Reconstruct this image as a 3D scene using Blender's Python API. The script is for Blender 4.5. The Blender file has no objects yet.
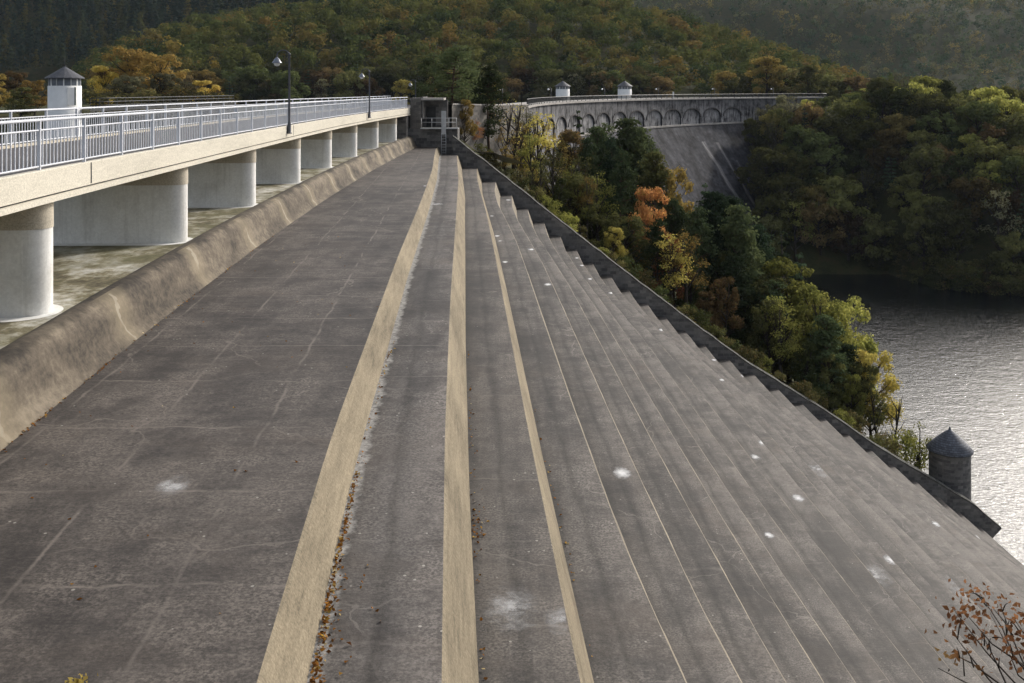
import bpy, math, random
import numpy as np
R = math.radians
rnd = random.Random(7)
nprng = np.random.default_rng(11)
scene = bpy.context.scene
COL = scene.collection
PI = math.pi
F = 1000.0           # focal length in pixels of the 1024 wide photograph
CX, HY = 512.0, 88.0  # principal column and horizon row (shift lens, camera level)

def at(px, y_depth, py=None, z=None):
    x = (px - CX) / F * y_depth
    zz = (HY - py) / F * y_depth if py is not None else z
    return (x, y_depth, zz)

# ------------------------------------------------------------------ materials
class NT:
    def __init__(s, name):
        m = bpy.data.materials.new(name); m.use_nodes = True
        s.m = m; s.t = m.node_tree; s.t.nodes.clear()
        s.out = s.n('ShaderNodeOutputMaterial')
    def n(s, typ, **kw):
        nd = s.t.nodes.new(typ)
        for k, v in kw.items():
            setattr(nd, k, v)
        return nd
    def l(s, a, b):
        s.t.links.new(a, b)
    def inp(s, nd, key, val):
        if hasattr(val, 'is_linked') or isinstance(val, bpy.types.NodeSocket):
            s.l(val, nd.inputs[key])
        else:
            nd.inputs[key].default_value = val
    def coord(s, kind='Object', scale=(1, 1, 1)):
        tc = s.n('ShaderNodeTexCoord')
        mp = s.n('ShaderNodeMapping'); mp.inputs['Scale'].default_value = scale
        s.l(tc.outputs[kind], mp.inputs['Vector'])
        return mp.outputs['Vector']
    def noise(s, vec, scale, detail=4, rough=.55, dist=0.0):
        nd = s.n('ShaderNodeTexNoise'); nd.inputs['Scale'].default_value = scale
        nd.inputs['Detail'].default_value = detail; nd.inputs['Roughness'].default_value = rough
        nd.inputs['Distortion'].default_value = dist
        s.l(vec, nd.inputs['Vector']); return nd.outputs['Fac']
    def ramp(s, fac, stops, interp='LINEAR'):
        nd = s.n('ShaderNodeValToRGB'); cr = nd.color_ramp; cr.interpolation = interp
        while len(cr.elements) < len(stops): cr.elements.new(.5)
        for e, (p, c) in zip(cr.elements, stops):
            e.position = p
            e.color = (c, c, c, 1) if not isinstance(c, tuple) else (*c, 1)
        s.l(fac, nd.inputs['Fac']); return nd.outputs['Color']
    def math(s, op, a, b=None, clamp=False):
        nd = s.n('ShaderNodeMath', operation=op); nd.use_clamp = clamp
        s.inp(nd, 0, a)
        if b is not None: s.inp(nd, 1, b)
        return nd.outputs[0]
    def mix(s, fac, a, b, blend='MIX'):
        nd = s.n('ShaderNodeMix', data_type='RGBA', blend_type=blend)
        s.inp(nd, 0, fac)
        s.inp(nd, 6, (*a, 1) if isinstance(a, tuple) else a)
        s.inp(nd, 7, (*b, 1) if isinstance(b, tuple) else b)
        return nd.outputs[2]
    def sep(s, vec):
        nd = s.n('ShaderNodeSeparateXYZ'); s.l(vec, nd.inputs[0]); return nd.outputs
    def bump(s, h, strength=.4, dist=.02):
        nd = s.n('ShaderNodeBump'); nd.inputs['Strength'].default_value = strength
        nd.inputs['Distance'].default_value = dist
        s.l(h, nd.inputs['Height']); return nd.outputs['Normal']
    def bsdf(s, color, rough=.85, normal=None, metallic=0.0, spec=.3, **kw):
        nd = s.n('ShaderNodeBsdfPrincipled')
        s.inp(nd, 'Base Color', (*color, 1) if isinstance(color, tuple) else color)
        s.inp(nd, 'Roughness', rough); nd.inputs['Metallic'].default_value = metallic
        nd.inputs['Specular IOR Level'].default_value = spec
        if normal is not None: s.l(normal, nd.inputs['Normal'])
        for k, v in kw.items(): s.inp(nd, k.replace('_', ' '), v)
        s.l(nd.outputs[0], s.out.inputs['Surface']); return nd

def mat_plain(name, c, rough=.6, metallic=0.0, var=.15, scale=3.0):
    t = NT(name); v = t.coord()
    n = t.noise(v, scale, 5)
    lo = tuple(max(0, x * (1 - var)) for x in c); hi = tuple(min(1, x * (1 + var)) for x in c)
    t.bsdf(t.ramp(n, [(.3, lo), (.7, hi)]), rough, metallic=metallic)
    return t.m

def mat_tread(name, dark, light, joint=2.75, long_joint=0.0, ubands=True, jk=.5, crust=False, patch=.5):
    """weathered dark concrete: blotches, scratches across, joints, splash marks"""
    t = NT(name); v = t.coord()
    big = t.noise(v, .13, 4, .6)
    mid = t.noise(v, .8, 7, .7)
    fine = t.noise(v, 9, 5, .8)
    grain = t.noise(v, 38, 3, .8)
    streak = t.noise(t.coord('Object', (.30, 2.6, 1)), 1.0, 7, .72)
    lstreak = t.noise(t.coord('Object', (2.2, .14, 1)), 1.0, 5, .65)
    f = t.math('ADD', t.math('MULTIPLY', big, .24), t.math('MULTIPLY', mid, .30))
    f = t.math('ADD', f, t.math('MULTIPLY', streak, .13 if not ubands else .05))
    f = t.math('ADD', f, t.math('MULTIPLY', lstreak, .10 if not ubands else .20))
    f = t.math('ADD', f, t.math('MULTIPLY', fine, .16)); f = t.math('ADD', f, t.math('MULTIPLY', grain, .10))
    md = tuple(d * .62 + l * .38 for d, l in zip(dark, light))
    base = t.ramp(f, [(.44, dark), (.50, md), (.56, light)])
    grit = t.ramp(t.noise(v, 24, 2, .6), [(.36, .40), (.5, 1.0), (.62, 1.7)])
    base = t.mix(t.ramp(mid, [(.40, .25), (.60, .85)]), base, grit, 'MULTIPLY')
    brush = t.noise(t.coord('Object', (1.6, 26, 1)), 1.0, 4, .75)
    base = t.mix(.28, base, t.ramp(brush, [(.38, .62), (.5, 1.0), (.62, 1.5)]), 'MULTIPLY')
    # cracks
    ce = t.n('ShaderNodeTexVoronoi', feature='DISTANCE_TO_EDGE'); ce.inputs['Scale'].default_value = .34
    wv = t.n('ShaderNodeTexNoise'); wv.inputs['Scale'].default_value = 1.2; wv.inputs['Detail'].default_value = 5; t.l(v, wv.inputs['Vector'])
    wm = t.n('ShaderNodeVectorMath', operation='MULTIPLY_ADD'); t.l(wv.outputs['Color'], wm.inputs[0]); wm.inputs[1].default_value = (.9, .9, .9); t.l(v, wm.inputs[2])
    t.l(wm.outputs[0], ce.inputs['Vector'])
    cm_ = t.math('MULTIPLY', t.math('LESS_THAN', ce.outputs['Distance'], .006), t.ramp(t.noise(v, .35, 3), [(.48, 0.0), (.58, .7)]))
    base = t.mix(cm_, base, tuple(min(1, l * 1.7) for l in light))
    # short pale scratches running across
    sc = t.noise(t.coord('Object', (.45, 9, 1)), 1.3, 4, .75)
    scm = t.math('MULTIPLY', t.ramp(sc, [(.57, 0.0), (.68, 1.0)]), t.ramp(mid, [(.46, 0.0), (.58, .6)]))
    base = t.mix(scm, base, tuple(min(1, l * 1.5) for l in light))
    # washed pale patches, broken by the grain
    pn = t.noise(t.coord('Object', (1, .5, 1)), .30, 8, .75, .4)
    pm = t.math('MULTIPLY', t.ramp(pn, [(.53, 0.0), (.64, patch)]), t.ramp(fine, [(.38, .1), (.58, 1.0)]))
    base = t.mix(pm, base, tuple(min(1, l * 1.55) for l in light))
    dn = t.noise(t.coord('Object', (.8, .35, 1)), .24, 6, .7)
    br_ = t.noise(t.coord('Object', (.5, .9, 1)), .42, 6, .7, .3)
    base = t.mix(t.ramp(br_, [(.50, 0.0), (.68, .4)]), base, (.075, .058, .045))
    base = t.mix(t.ramp(dn, [(.36, .7), (.48, 0.0)]), base, tuple(d * .75 for d in dark))
    xyz = t.sep(v)
    wob = t.math('MULTIPLY', t.math('SUBTRACT', t.noise(v, .8, 4, .6), .5), .45)
    yj = t.math('FRACT', t.math('DIVIDE', t.math('ADD', xyz[1], wob), joint))
    jd = t.math('ABSOLUTE', t.math('SUBTRACT', yj, .5))
    jm = t.ramp(t.math('ADD', jd, t.math('MULTIPLY', t.math('SUBTRACT', fine, .5), .035)), [(.004, 1.0), (.016, 0.0)])
    jm = t.math('MULTIPLY', jm, t.ramp(t.noise(v, .6, 5, .7), [(.44, 0.0), (.60, jk)]))
    base = t.mix(jm, base, tuple(min(1, l * 2.0) for l in light))
    if long_joint:
        wob2 = t.math('MULTIPLY', t.math('SUBTRACT', t.noise(v, .6, 4), .5), .25)
        xl = t.math('ADD', t.math('ADD', xyz[0], t.math('MULTIPLY', xyz[1], .055)), wob2)
        xj = t.math('FRACT', t.math('DIVIDE', xl, long_joint))
        xd = t.math('ABSOLUTE', t.math('SUBTRACT', xj, .5))
        lm = t.ramp(t.math('ADD', xd, t.math('MULTIPLY', t.math('SUBTRACT', fine, .5), .05)), [(.004, 1.0), (.022, 0.0)])
        lm = t.math('MULTIPLY', lm, t.ramp(t.noise(v, .5, 5, .7), [(.44, 0.0), (.58, .85)]))
        base = t.mix(lm, base, tuple(min(1, l * 1.7) for l in light))
    vo = t.n('ShaderNodeTexVoronoi'); vo.inputs['Scale'].default_value = 3.4
    t.l(v, vo.inputs['Vector'])
    sp = t.math('MULTIPLY', t.math('LESS_THAN', vo.outputs['Distance'], .075), t.math('GREATER_THAN', mid, .5))
    base = t.mix(t.math('MULTIPLY', sp, .6), base, (.40, .38, .34))
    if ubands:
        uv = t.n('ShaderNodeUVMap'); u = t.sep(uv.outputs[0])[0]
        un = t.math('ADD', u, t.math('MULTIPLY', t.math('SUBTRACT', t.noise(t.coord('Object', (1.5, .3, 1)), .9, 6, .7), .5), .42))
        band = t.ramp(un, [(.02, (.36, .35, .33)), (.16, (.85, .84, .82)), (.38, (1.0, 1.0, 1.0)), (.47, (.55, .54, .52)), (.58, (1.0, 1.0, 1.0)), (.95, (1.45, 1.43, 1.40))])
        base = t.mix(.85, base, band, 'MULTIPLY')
        if crust:
            cn = t.math('ADD', u, t.math('MULTIPLY', t.math('SUBTRACT', t.noise(v, 2.2, 6, .75), .5), .35))
            cm = t.math('MULTIPLY', t.ramp(cn, [(.06, .85), (.13, 0.0)]), t.ramp(fine, [(.36, .2), (.55, 1.0)]))
            base = t.mix(cm, base, (.34, .33, .31))
    # wall and tree shade painted over the far ends of the lower treads
    shade_y = t.math('ADD', xyz[1], t.math('MULTIPLY', t.math('SUBTRACT', mid, .5), 26.0))
    shade_mask = t.math('MULTIPLY', t.math('SUBTRACT', shade_y, 24.0), .02, clamp=True)
    if name.startswith('lower'): base = t.mix(t.ramp(shade_mask, [(.1, 0.0), (.6, .62)]), base, (.022, .021, .018))
    bm = t.bump(t.math('ADD', t.math('MULTIPLY', fine, .6), mid), .4, .03)
    t.bsdf(base, .72, bm, spec=.33)
    return t.m

def mat_riser(name, c=(.40, .315, .19), fade=0.0, rot=34):
    t = NT(name); v = t.coord()
    mp = t.n('ShaderNodeMapping'); mp.inputs['Rotation'].default_value = (R(rot), 0, 0); mp.inputs['Scale'].default_value = (1, .55, 5)
    tc = t.n('ShaderNodeTexCoord'); t.l(tc.outputs['Object'], mp.inputs['Vector'])
    st = t.noise(mp.outputs['Vector'], 1.6, 5, .65)
    big = t.noise(t.coord('Object', (1, .3, 1)), .8, 4, .6)
    fine = t.noise(v, 18, 4, .7)
    f = t.math('ADD', t.math('MULTIPLY', st, .28), t.math('ADD', t.math('MULTIPLY', big, .38), t.math('MULTIPLY', fine, .34)))
    base = t.ramp(f, [(.38, tuple(x * .50 for x in c)), (.49, c), (.62, tuple(min(1, x * 1.45) for x in c))] if rot > 10 else [(.36, tuple(x * .78 for x in c)), (.5, c), (.66, tuple(min(1, x * 1.12) for x in c))])
    base = t.mix(.6, base, t.ramp(t.noise(v, 30, 3, .8), [(.35, .6), (.65, 1.4)]), 'MULTIPLY')
    if fade:
        base = t.mix(fade, base, (.17, .16, .145))
    t.bsdf(base, .9, t.bump(f, .3, .03), spec=.2)
    return t.m

def mat_masonry(name, c1, c2, mortar, scale=1.0, vec='Object', white=0.0):
    t = NT(name)
    if vec == 'UV':
        uvn = t.n('ShaderNodeUVMap'); v = uvn.outputs[0]
    else:
        o = t.sep(t.coord())
        cb = t.n('ShaderNodeCombineXYZ')
        t.l(t.math('ADD', o[0], t.math('MULTIPLY', o[1], .83)), cb.inputs[0]); t.l(o[2], cb.inputs[1]); v = cb.outputs[0]
    br = t.n('ShaderNodeTexBrick'); t.l(v, br.inputs['Vector'])
    br.inputs['Scale'].default_value = scale; br.inputs['Brick Width'].default_value = .55; br.inputs['Row Height'].default_value = .3
    br.inputs['Mortar Size'].default_value = .022; br.inputs['Mortar Smooth'].default_value = .3
    br.inputs['Color1'].default_value = (*c1, 1); br.inputs['Color2'].default_value = (*c2, 1); br.inputs['Mortar'].default_value = (*mortar, 1)
    br.inputs['Bias'].default_value = -.1
    vo = t.coord()
    n = t.noise(vo, .5, 6, .65); n2 = t.noise(vo, 5, 4, .7)
    base = t.mix(.8, br.outputs['Color'], t.ramp(t.math('ADD', t.math('MULTIPLY', n, .6), t.math('MULTIPLY', n2, .4)), [(.3, .45), (.7, 1.4)]), 'MULTIPLY')
    t.bsdf(base, .92, t.bump(t.math('ADD', br.outputs['Fac'], n2), -.4, .05), spec=.2)
    return t.m

def mat_dam(name):
    """dark masonry with lime bleeding down it; uv = metres along the arc, metres of height"""
    t = NT(name); uvn = t.n('ShaderNodeUVMap'); v = uvn.outputs[0]
    br = t.n('ShaderNodeTexBrick'); t.l(v, br.inputs['Vector'])
    br.inputs['Scale'].default_value = 1.0; br.inputs['Brick Width'].default_value = 1.3; br.inputs['Row Height'].default_value = .62
    br.inputs['Mortar Size'].default_value = .05
    br.inputs['Color1'].default_value = (.014, .015, .021, 1); br.inputs['Color2'].default_value = (.044, .044, .053, 1); br.inputs['Mortar'].default_value = (.03, .029, .031, 1)
    def mp(sx, sy):
        m = t.n('ShaderNodeMapping'); m.inputs['Scale'].default_value = (sx, sy, 1); t.l(v, m.inputs['Vector']); return m.outputs['Vector']
    drip = t.noise(mp(.75, .09), 1.6, 6, .7, .3)
    drip2 = t.noise(mp(2.2, .3), 1.2, 5, .7, .2)
    blot = t.noise(mp(.4, .4), .6, 6, .7)
    hz = t.sep(v)[1]
    upper = t.ramp(t.math('MULTIPLY', t.math('ADD', hz, 30.0), 1 / 30.0), [(.0, .04), (.50, .09), (.655, .16), (.672, 1.2), (.76, 1.15), (.80, .7), (.88, .45), (.93, .35)])
    base = t.mix(.9, br.outputs['Color'], t.ramp(blot, [(.38, .35), (.62, 1.7)]), 'MULTIPLY')
    base = t.mix(t.math('MULTIPLY', t.ramp(t.math('ADD', t.math('MULTIPLY', drip, .3), t.math('ADD', t.math('MULTIPLY', drip2, .3), t.math('MULTIPLY', blot, .4))), [(.44, 0.0), (.56, .9)]), upper), base, (.33, .325, .33))
    # the long white lime trails
    us = t.sep(v)[0]
    for (u0, w, hi, lo, k) in ((140.5, .75, -14.5, -42, .85), (147.5, .5, -15, -38, .7), (152.0, .4, -20, -40, .4)):
        wob = t.math('MULTIPLY', t.math('SUBTRACT', t.noise(mp(.3, .22), 1.0, 4), .5), 2.2)
        d = t.math('ABSOLUTE', t.math('SUBTRACT', t.math('ADD', us, wob), u0))
        m_ = t.ramp(t.math('DIVIDE', d, w * 2), [(.05, 1.0), (.95, 0.0)])
        m_ = t.math('MULTIPLY', m_, t.math('MULTIPLY', t.math('LESS_THAN', hz, hi), t.math('GREATER_THAN', hz, lo)))
        m_ = t.math('MULTIPLY', m_, t.ramp(drip2, [(.35, .15), (.6, 1.0)]))
        base = t.mix(t.math('MULTIPLY', m_, k), base, (.36, .345, .345))
    t.bsdf(base, .92, t.bump(br.outputs['Fac'], -.3, .05), spec=.2)
    return t.m

def mat_leaf(name, lo, mid, hi, trans=.25, accent=None, attr=False):
    t = NT(name)
    oi = t.n('ShaderNodeObjectInfo'); v = t.coord()
    n = t.noise(v, .55, 4, .65); n2 = t.noise(v, 3.5, 3, .7)
    if attr:
        at_ = t.n('ShaderNodeAttribute', attribute_name='tint'); rv = at_.outputs['Fac']
    else:
        rv = oi.outputs['Random']
    f = t.math('ADD', t.math('MULTIPLY', n, .5), t.math('ADD', t.math('MULTIPLY', n2, .3), t.math('MULTIPLY', rv, .2)))
    col = t.ramp(f, [(.34, lo), (.5, mid), (.68, hi)])
    if accent:
        col = t.mix(t.ramp(t.noise(v, .9, 3, .6), [(.54, 0.0), (.66, .85)]), col, accent)
    hsv = t.n('ShaderNodeHueSaturation'); t.l(col, hsv.inputs['Color'])
    hsv.inputs['Saturation'].default_value = .87
    t.l(t.math('ADD', .485, t.math('MULTIPLY', rv, .03)), hsv.inputs['Hue'])
    t.l(t.math('ADD', .66, t.math('MULTIPLY', rv, .72)), hsv.inputs['Value'])
    col = hsv.outputs[0]
    d = t.n('ShaderNodeBsdfDiffuse'); t.l(col, d.inputs['Color'])
    tr = t.n('ShaderNodeBsdfTranslucent'); t.l(col, tr.inputs['Color'])
    mx = t.n('ShaderNodeMixShader'); mx.inputs[0].default_value = min(.5, trans * 1.5)
    t.l(d.outputs[0], mx.inputs[1]); t.l(tr.outputs[0], mx.inputs[2]); t.l(mx.outputs[0], t.out.inputs['Surface'])
    return t.m

def mat_forest(name, stops):
    """tint attribute picks each tree's own colour"""
    t = NT(name); a = t.n('ShaderNodeAttribute', attribute_name='tint')
    v = t.coord(); n = t.noise(v, .5, 3, .7)
    col = t.ramp(a.outputs['Fac'], stops)
    col = t.mix(.8, col, t.ramp(n, [(.3, .8), (.7, 1.2)]), 'MULTIPLY')
    d = t.n('ShaderNodeBsdfDiffuse'); t.l(col, d.inputs['Color'])
    tr = t.n('ShaderNodeBsdfTranslucent'); t.l(col, tr.inputs['Color'])
    mx = t.n('ShaderNodeMixShader'); mx.inputs[0].default_value = .35
    t.l(d.outputs[0], mx.inputs[1]); t.l(tr.outputs[0], mx.inputs[2]); t.l(mx.outputs[0], t.out.inputs['Surface'])
    return t.m

def mat_ground(name):
    t = NT(name); v = t.coord()
    n = t.noise(v, .25, 6, .7); n2 = t.noise(v, 2.5, 4, .7)
    f = t.math('ADD', t.math('MULTIPLY', n, .6), t.math('MULTIPLY', n2, .4))
    t.bsdf(t.ramp(f, [(.35, (.018, .022, .009)), (.5, (.045, .05, .018)), (.62, (.07, .05, .022)), (.75, (.10, .07, .03))]), .95, t.bump(n2, .6, .2), spec=.1)
    return t.m

def mat_water(name):
    t = NT(name); v = t.coord('Object', (1, 1.0, 1))
    a = t.noise(t.coord('Object', (.8, 1.15, 1)), 1.9, 4, .6, .4); b = t.noise(t.coord('Object', (.7, 1.1, 1)), .45, 3, .6)
    h = t.math('ADD', a, t.math('MULTIPLY', b, 1.2))
    nrm = t.bump(h, 1.0, .085)
    nd = t.bsdf((.004, .006, .007), .09, nrm, spec=.5)
    nd.inputs['IOR'].default_value = 1.85
    return t.m

M = {}
M['apron'] = mat_tread('apron_concrete', (.0235, .0195, .0180), (.098, .084, .073), 2.75, 1.9, ubands=False, jk=.7)
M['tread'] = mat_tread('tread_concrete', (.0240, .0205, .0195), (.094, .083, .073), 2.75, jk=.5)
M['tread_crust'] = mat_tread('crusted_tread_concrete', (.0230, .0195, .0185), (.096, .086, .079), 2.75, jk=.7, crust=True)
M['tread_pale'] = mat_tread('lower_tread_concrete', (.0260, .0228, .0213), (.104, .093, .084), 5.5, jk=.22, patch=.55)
M['riser'] = mat_riser('riser_concrete', (.20, .168, .118))
M['riser_grey'] = mat_riser('weathered_riser_concrete', (.24, .205, .15), .3)
M['cream'] = mat_riser('cream_concrete', (.56, .525, .445), rot=4)
M['cream_old'] = mat_riser('stained_cream_concrete', (.47, .425, .345), rot=5)
def pier_mat():
    t = NT('pale_grey_render'); v = t.coord()
    n = t.noise(v, .9, 6, .65); d = t.noise(t.coord('Object', (3.2, 3.2, .22)), 1.0, 6, .7); g = t.noise(v, 12, 4, .75)
    base = t.ramp(n, [(.32, (.62, .61, .58)), (.5, (.72, .715, .69)), (.68, (.78, .78, .76))])
    base = t.mix(t.ramp(d, [(.52, 0.0), (.68, .35)]), base, (.36, .345, .31))
    z = t.math('ADD', t.sep(v)[2], t.math('MULTIPLY', n, .5))       # damp, mossy foot of the pier
    base = t.mix(t.ramp(z, [(.0, .0), (.02, 0.0)]), base, (.3, .3, .2))
    base = t.mix(.3, base, t.ramp(g, [(.35, .7), (.65, 1.25)]), 'MULTIPLY')
    t.bsdf(base, .88, t.bump(g, .15, .02)); return t.m
M['pier'] = pier_mat()
M['rail'] = mat_plain('pale_blue_grey_painted_steel', (.58, .60, .65), .45, var=.06)
M['asphalt'] = mat_plain('deck_asphalt', (.09, .085, .085), .9, var=.35, scale=6)
M['stone'] = mat_masonry('dark_rubble_masonry', (.090, .087, .088), (.22, .21, .20), (.155, .15, .145), 1.0)
M['coping_dim'] = mat_plain('dimmed_coping_stone', (.075, .074, .068), .95, var=.6, scale=2.2)  # shade put into the coping colour to offset its sunlit edge
M['stone_mid'] = mat_masonry('grey_rubble_masonry', (.09, .085, .08), (.17, .155, .14), (.13, .12, .11), 1.0)
M['coping'] = mat_plain('dark_coping_stone', (.085, .083, .085), .9, var=.45, scale=2.5)
M['dam'] = mat_dam('dam_masonry')
M['cap'] = mat_plain('pale_cap_stone', (.34, .32, .30), .9, var=.25, scale=.8)
M['dark_line'] = mat_plain('dark_cornice_stone', (.06, .055, .055), .9, var=.3)
M['black'] = mat_plain('dark_painted_steel', (.025, .027, .03), .45)
M['lamp_post'] = mat_plain('dark_grey_lamp_paint', (.085, .088, .10), .4)
M['lamp_shade'] = mat_plain('grey_enamel_shade', (.22, .24, .28), .3)
M['globe'] = mat_plain('white_glass_globe', (.82, .82, .80), .15, var=.02)
M['white'] = mat_plain('white_render', (.80, .80, .79), .8, var=.06, scale=1.5)
M['slate'] = mat_plain('slate_roof', (.085, .088, .098), .6, var=.4, scale=6)
def slate_mat(name, c):
    t = NT(name); v = t.coord(); x = t.sep(v)
    ang = t.math('ARCTAN2', x[1], x[0]); cb = t.n('ShaderNodeCombineXYZ'); t.l(t.math('MULTIPLY', ang, 1.8), cb.inputs[0]); t.l(x[2], cb.inputs[1])
    br = t.n('ShaderNodeTexBrick'); t.l(cb.outputs[0], br.inputs['Vector']); br.inputs['Scale'].default_value = 1
    br.inputs['Brick Width'].default_value = .34; br.inputs['Row Height'].default_value = .17; br.inputs['Mortar Size'].default_value = .018
    br.inputs['Color1'].default_value = (*[k * .75 for k in c], 1); br.inputs['Color2'].default_value = (*[k * 1.3 for k in c], 1); br.inputs['Mortar'].default_value = (*[k * .45 for k in c], 1)
    n = t.noise(v, 2.2, 5, .7)
    t.bsdf(t.mix(.7, br.outputs['Color'], t.ramp(n, [(.3, .6), (.7, 1.4)]), 'MULTIPLY'), .6, t.bump(br.outputs['Fac'], -.4, .03)); return t.m
M['lead'] = slate_mat('blue_grey_slate_roof', (.10, .11, .135))
M['glass'] = mat_plain('dark_window_glass', (.03, .04, .05), .08)
M['pane'] = mat_plain('sky_toned_window_glass', (.16, .18, .21), .12)  # sky reflection painted into the base colour of the panes
M['green'] = mat_plain('dark_green_frame', (.012, .045, .028), .5)
M['steel'] = mat_plain('galvanised_steel', (.42, .43, .44), .45, .3)
M['ground'] = mat_ground('leaf_strewn_ground')
M['water'] = mat_water('rippled_water')
M['bark'] = mat_plain('dark_bark', (.045, .036, .028), .95, var=.4, scale=5)
M['pinebark'] = mat_plain('ruddy_pine_bark', (.085, .055, .038), .95, var=.4, scale=5)
M['pathm'] = mat_plain('pale_gravel', (.38, .35, .31), .95, var=.3, scale=4)

def floor_mat():
    t = NT('mossy_floor_concrete'); v = t.coord()
    a = t.noise(t.coord('Object', (.8, .6, 1)), .9, 7, .72, .0); b = t.noise(v, 3.5, 5, .7); c = t.noise(v, .3, 4, .6)
    base = t.ramp(a, [(.38, (.075, .065, .04)), (.47, (.17, .15, .09)), (.53, (.34, .32, .25)), (.62, (.55, .54, .50))])
    base = t.mix(t.ramp(c, [(.45, 0.0), (.6, .6)]), base, (.13, .125, .06))
    base = t.mix(.6, base, t.ramp(b, [(.3, .5), (.7, 1.35)]), 'MULTIPLY')
    t.bsdf(base, .9, t.bump(b, .3, .03)); return t.m
M['floor'] = floor_mat()

def crest_mat():
    t = NT('weir_crest_concrete'); v = t.coord()
    a = t.noise(t.coord('Object', (1, .35, 1)), .8, 6, .65, .3); b = t.noise(v, 6, 5, .75); c = t.noise(v, .7, 5, .7)
    f = t.math('ADD', t.math('MULTIPLY', a, .5), t.math('ADD', t.math('MULTIPLY', b, .25), t.math('MULTIPLY', c, .25)))
    base = t.ramp(f, [(.41, (.036, .030, .024)), (.5, (.098, .080, .060)), (.61, (.205, .172, .128))])
    uv = t.n('ShaderNodeUVMap'); u = t.sep(uv.outputs[0])
    # darker band along the top of the crest, pale cream toe patches
    band = t.ramp(t.math('ADD', u[0], t.math('MULTIPLY', t.math('SUBTRACT', c, .5), .5)), [(.1, .60), (.46, .55), (.56, 1.1), (.9, 1.0)])
    base = t.mix(.9, base, band, 'MULTIPLY')
    # lime bleeding from the construction joints, each a wandering thin line
    wob = t.math('MULTIPLY', t.math('SUBTRACT', t.noise(v, 1.1, 3), .5), 1.3)
    jf = t.math('FRACT', t.math('DIVIDE', t.math('ADD', u[1], wob), 6.7))
    jd = t.math('ABSOLUTE', t.math('SUBTRACT', jf, .5))
    jm = t.math('MULTIPLY', t.math('LESS_THAN', jd, .012), t.ramp(t.noise(v, .8, 3), [(.42, 0.0), (.55, .9)]))
    jm = t.math('MULTIPLY', jm, t.math('GREATER_THAN', u[0], .45))
    base = t.mix(t.math('MULTIPLY', jm, .5), base, (.36, .34, .29))
    sm = t.math('MULTIPLY', t.ramp(jd, [(.0, .35), (.16, 0.0)]), t.math('GREATER_THAN', u[0], .4))
    base = t.mix(sm, base, (.36, .30, .20))
    t.bsdf(base, .9, t.bump(f, .4, .04)); return t.m
M['crest'] = crest_mat()

def stain_mat(name, k):
    t = NT(name); uv = t.n('ShaderNodeUVMap')
    vm = t.n('ShaderNodeVectorMath', operation='LENGTH'); t.l(uv.outputs[0], vm.inputs[0])
    n = t.noise(t.coord(), 5, 5, .7)
    d = t.math('ADD', vm.outputs['Value'], t.math('MULTIPLY', t.math('SUBTRACT', n, .5), 1.3))
    a = t.math('MULTIPLY', t.ramp(d, [(.12, 1.0), (.5, .45), (.85, 0.0)]), k)
    if k < .5: a = t.math('MULTIPLY', a, t.ramp(t.noise(t.coord(), 2.2, 6, .75), [(.42, .1), (.62, 1.6)]))
    b = t.n('ShaderNodeBsdfDiffuse'); b.inputs['Color'].default_value = (.80, .80, .80, 1)
    tr = t.n('ShaderNodeBsdfTransparent'); mx = t.n('ShaderNodeMixShader')
    t.l(a, mx.inputs[0]); t.l(tr.outputs[0], mx.inputs[1]); t.l(b.outputs[0], mx.inputs[2]); t.l(mx.outputs[0], t.out.inputs['Surface'])
    return t.m
M['stain'] = stain_mat('white_lime_stain', .9); M['stain_faint'] = stain_mat('faint_lime_stain', .3)

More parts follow.
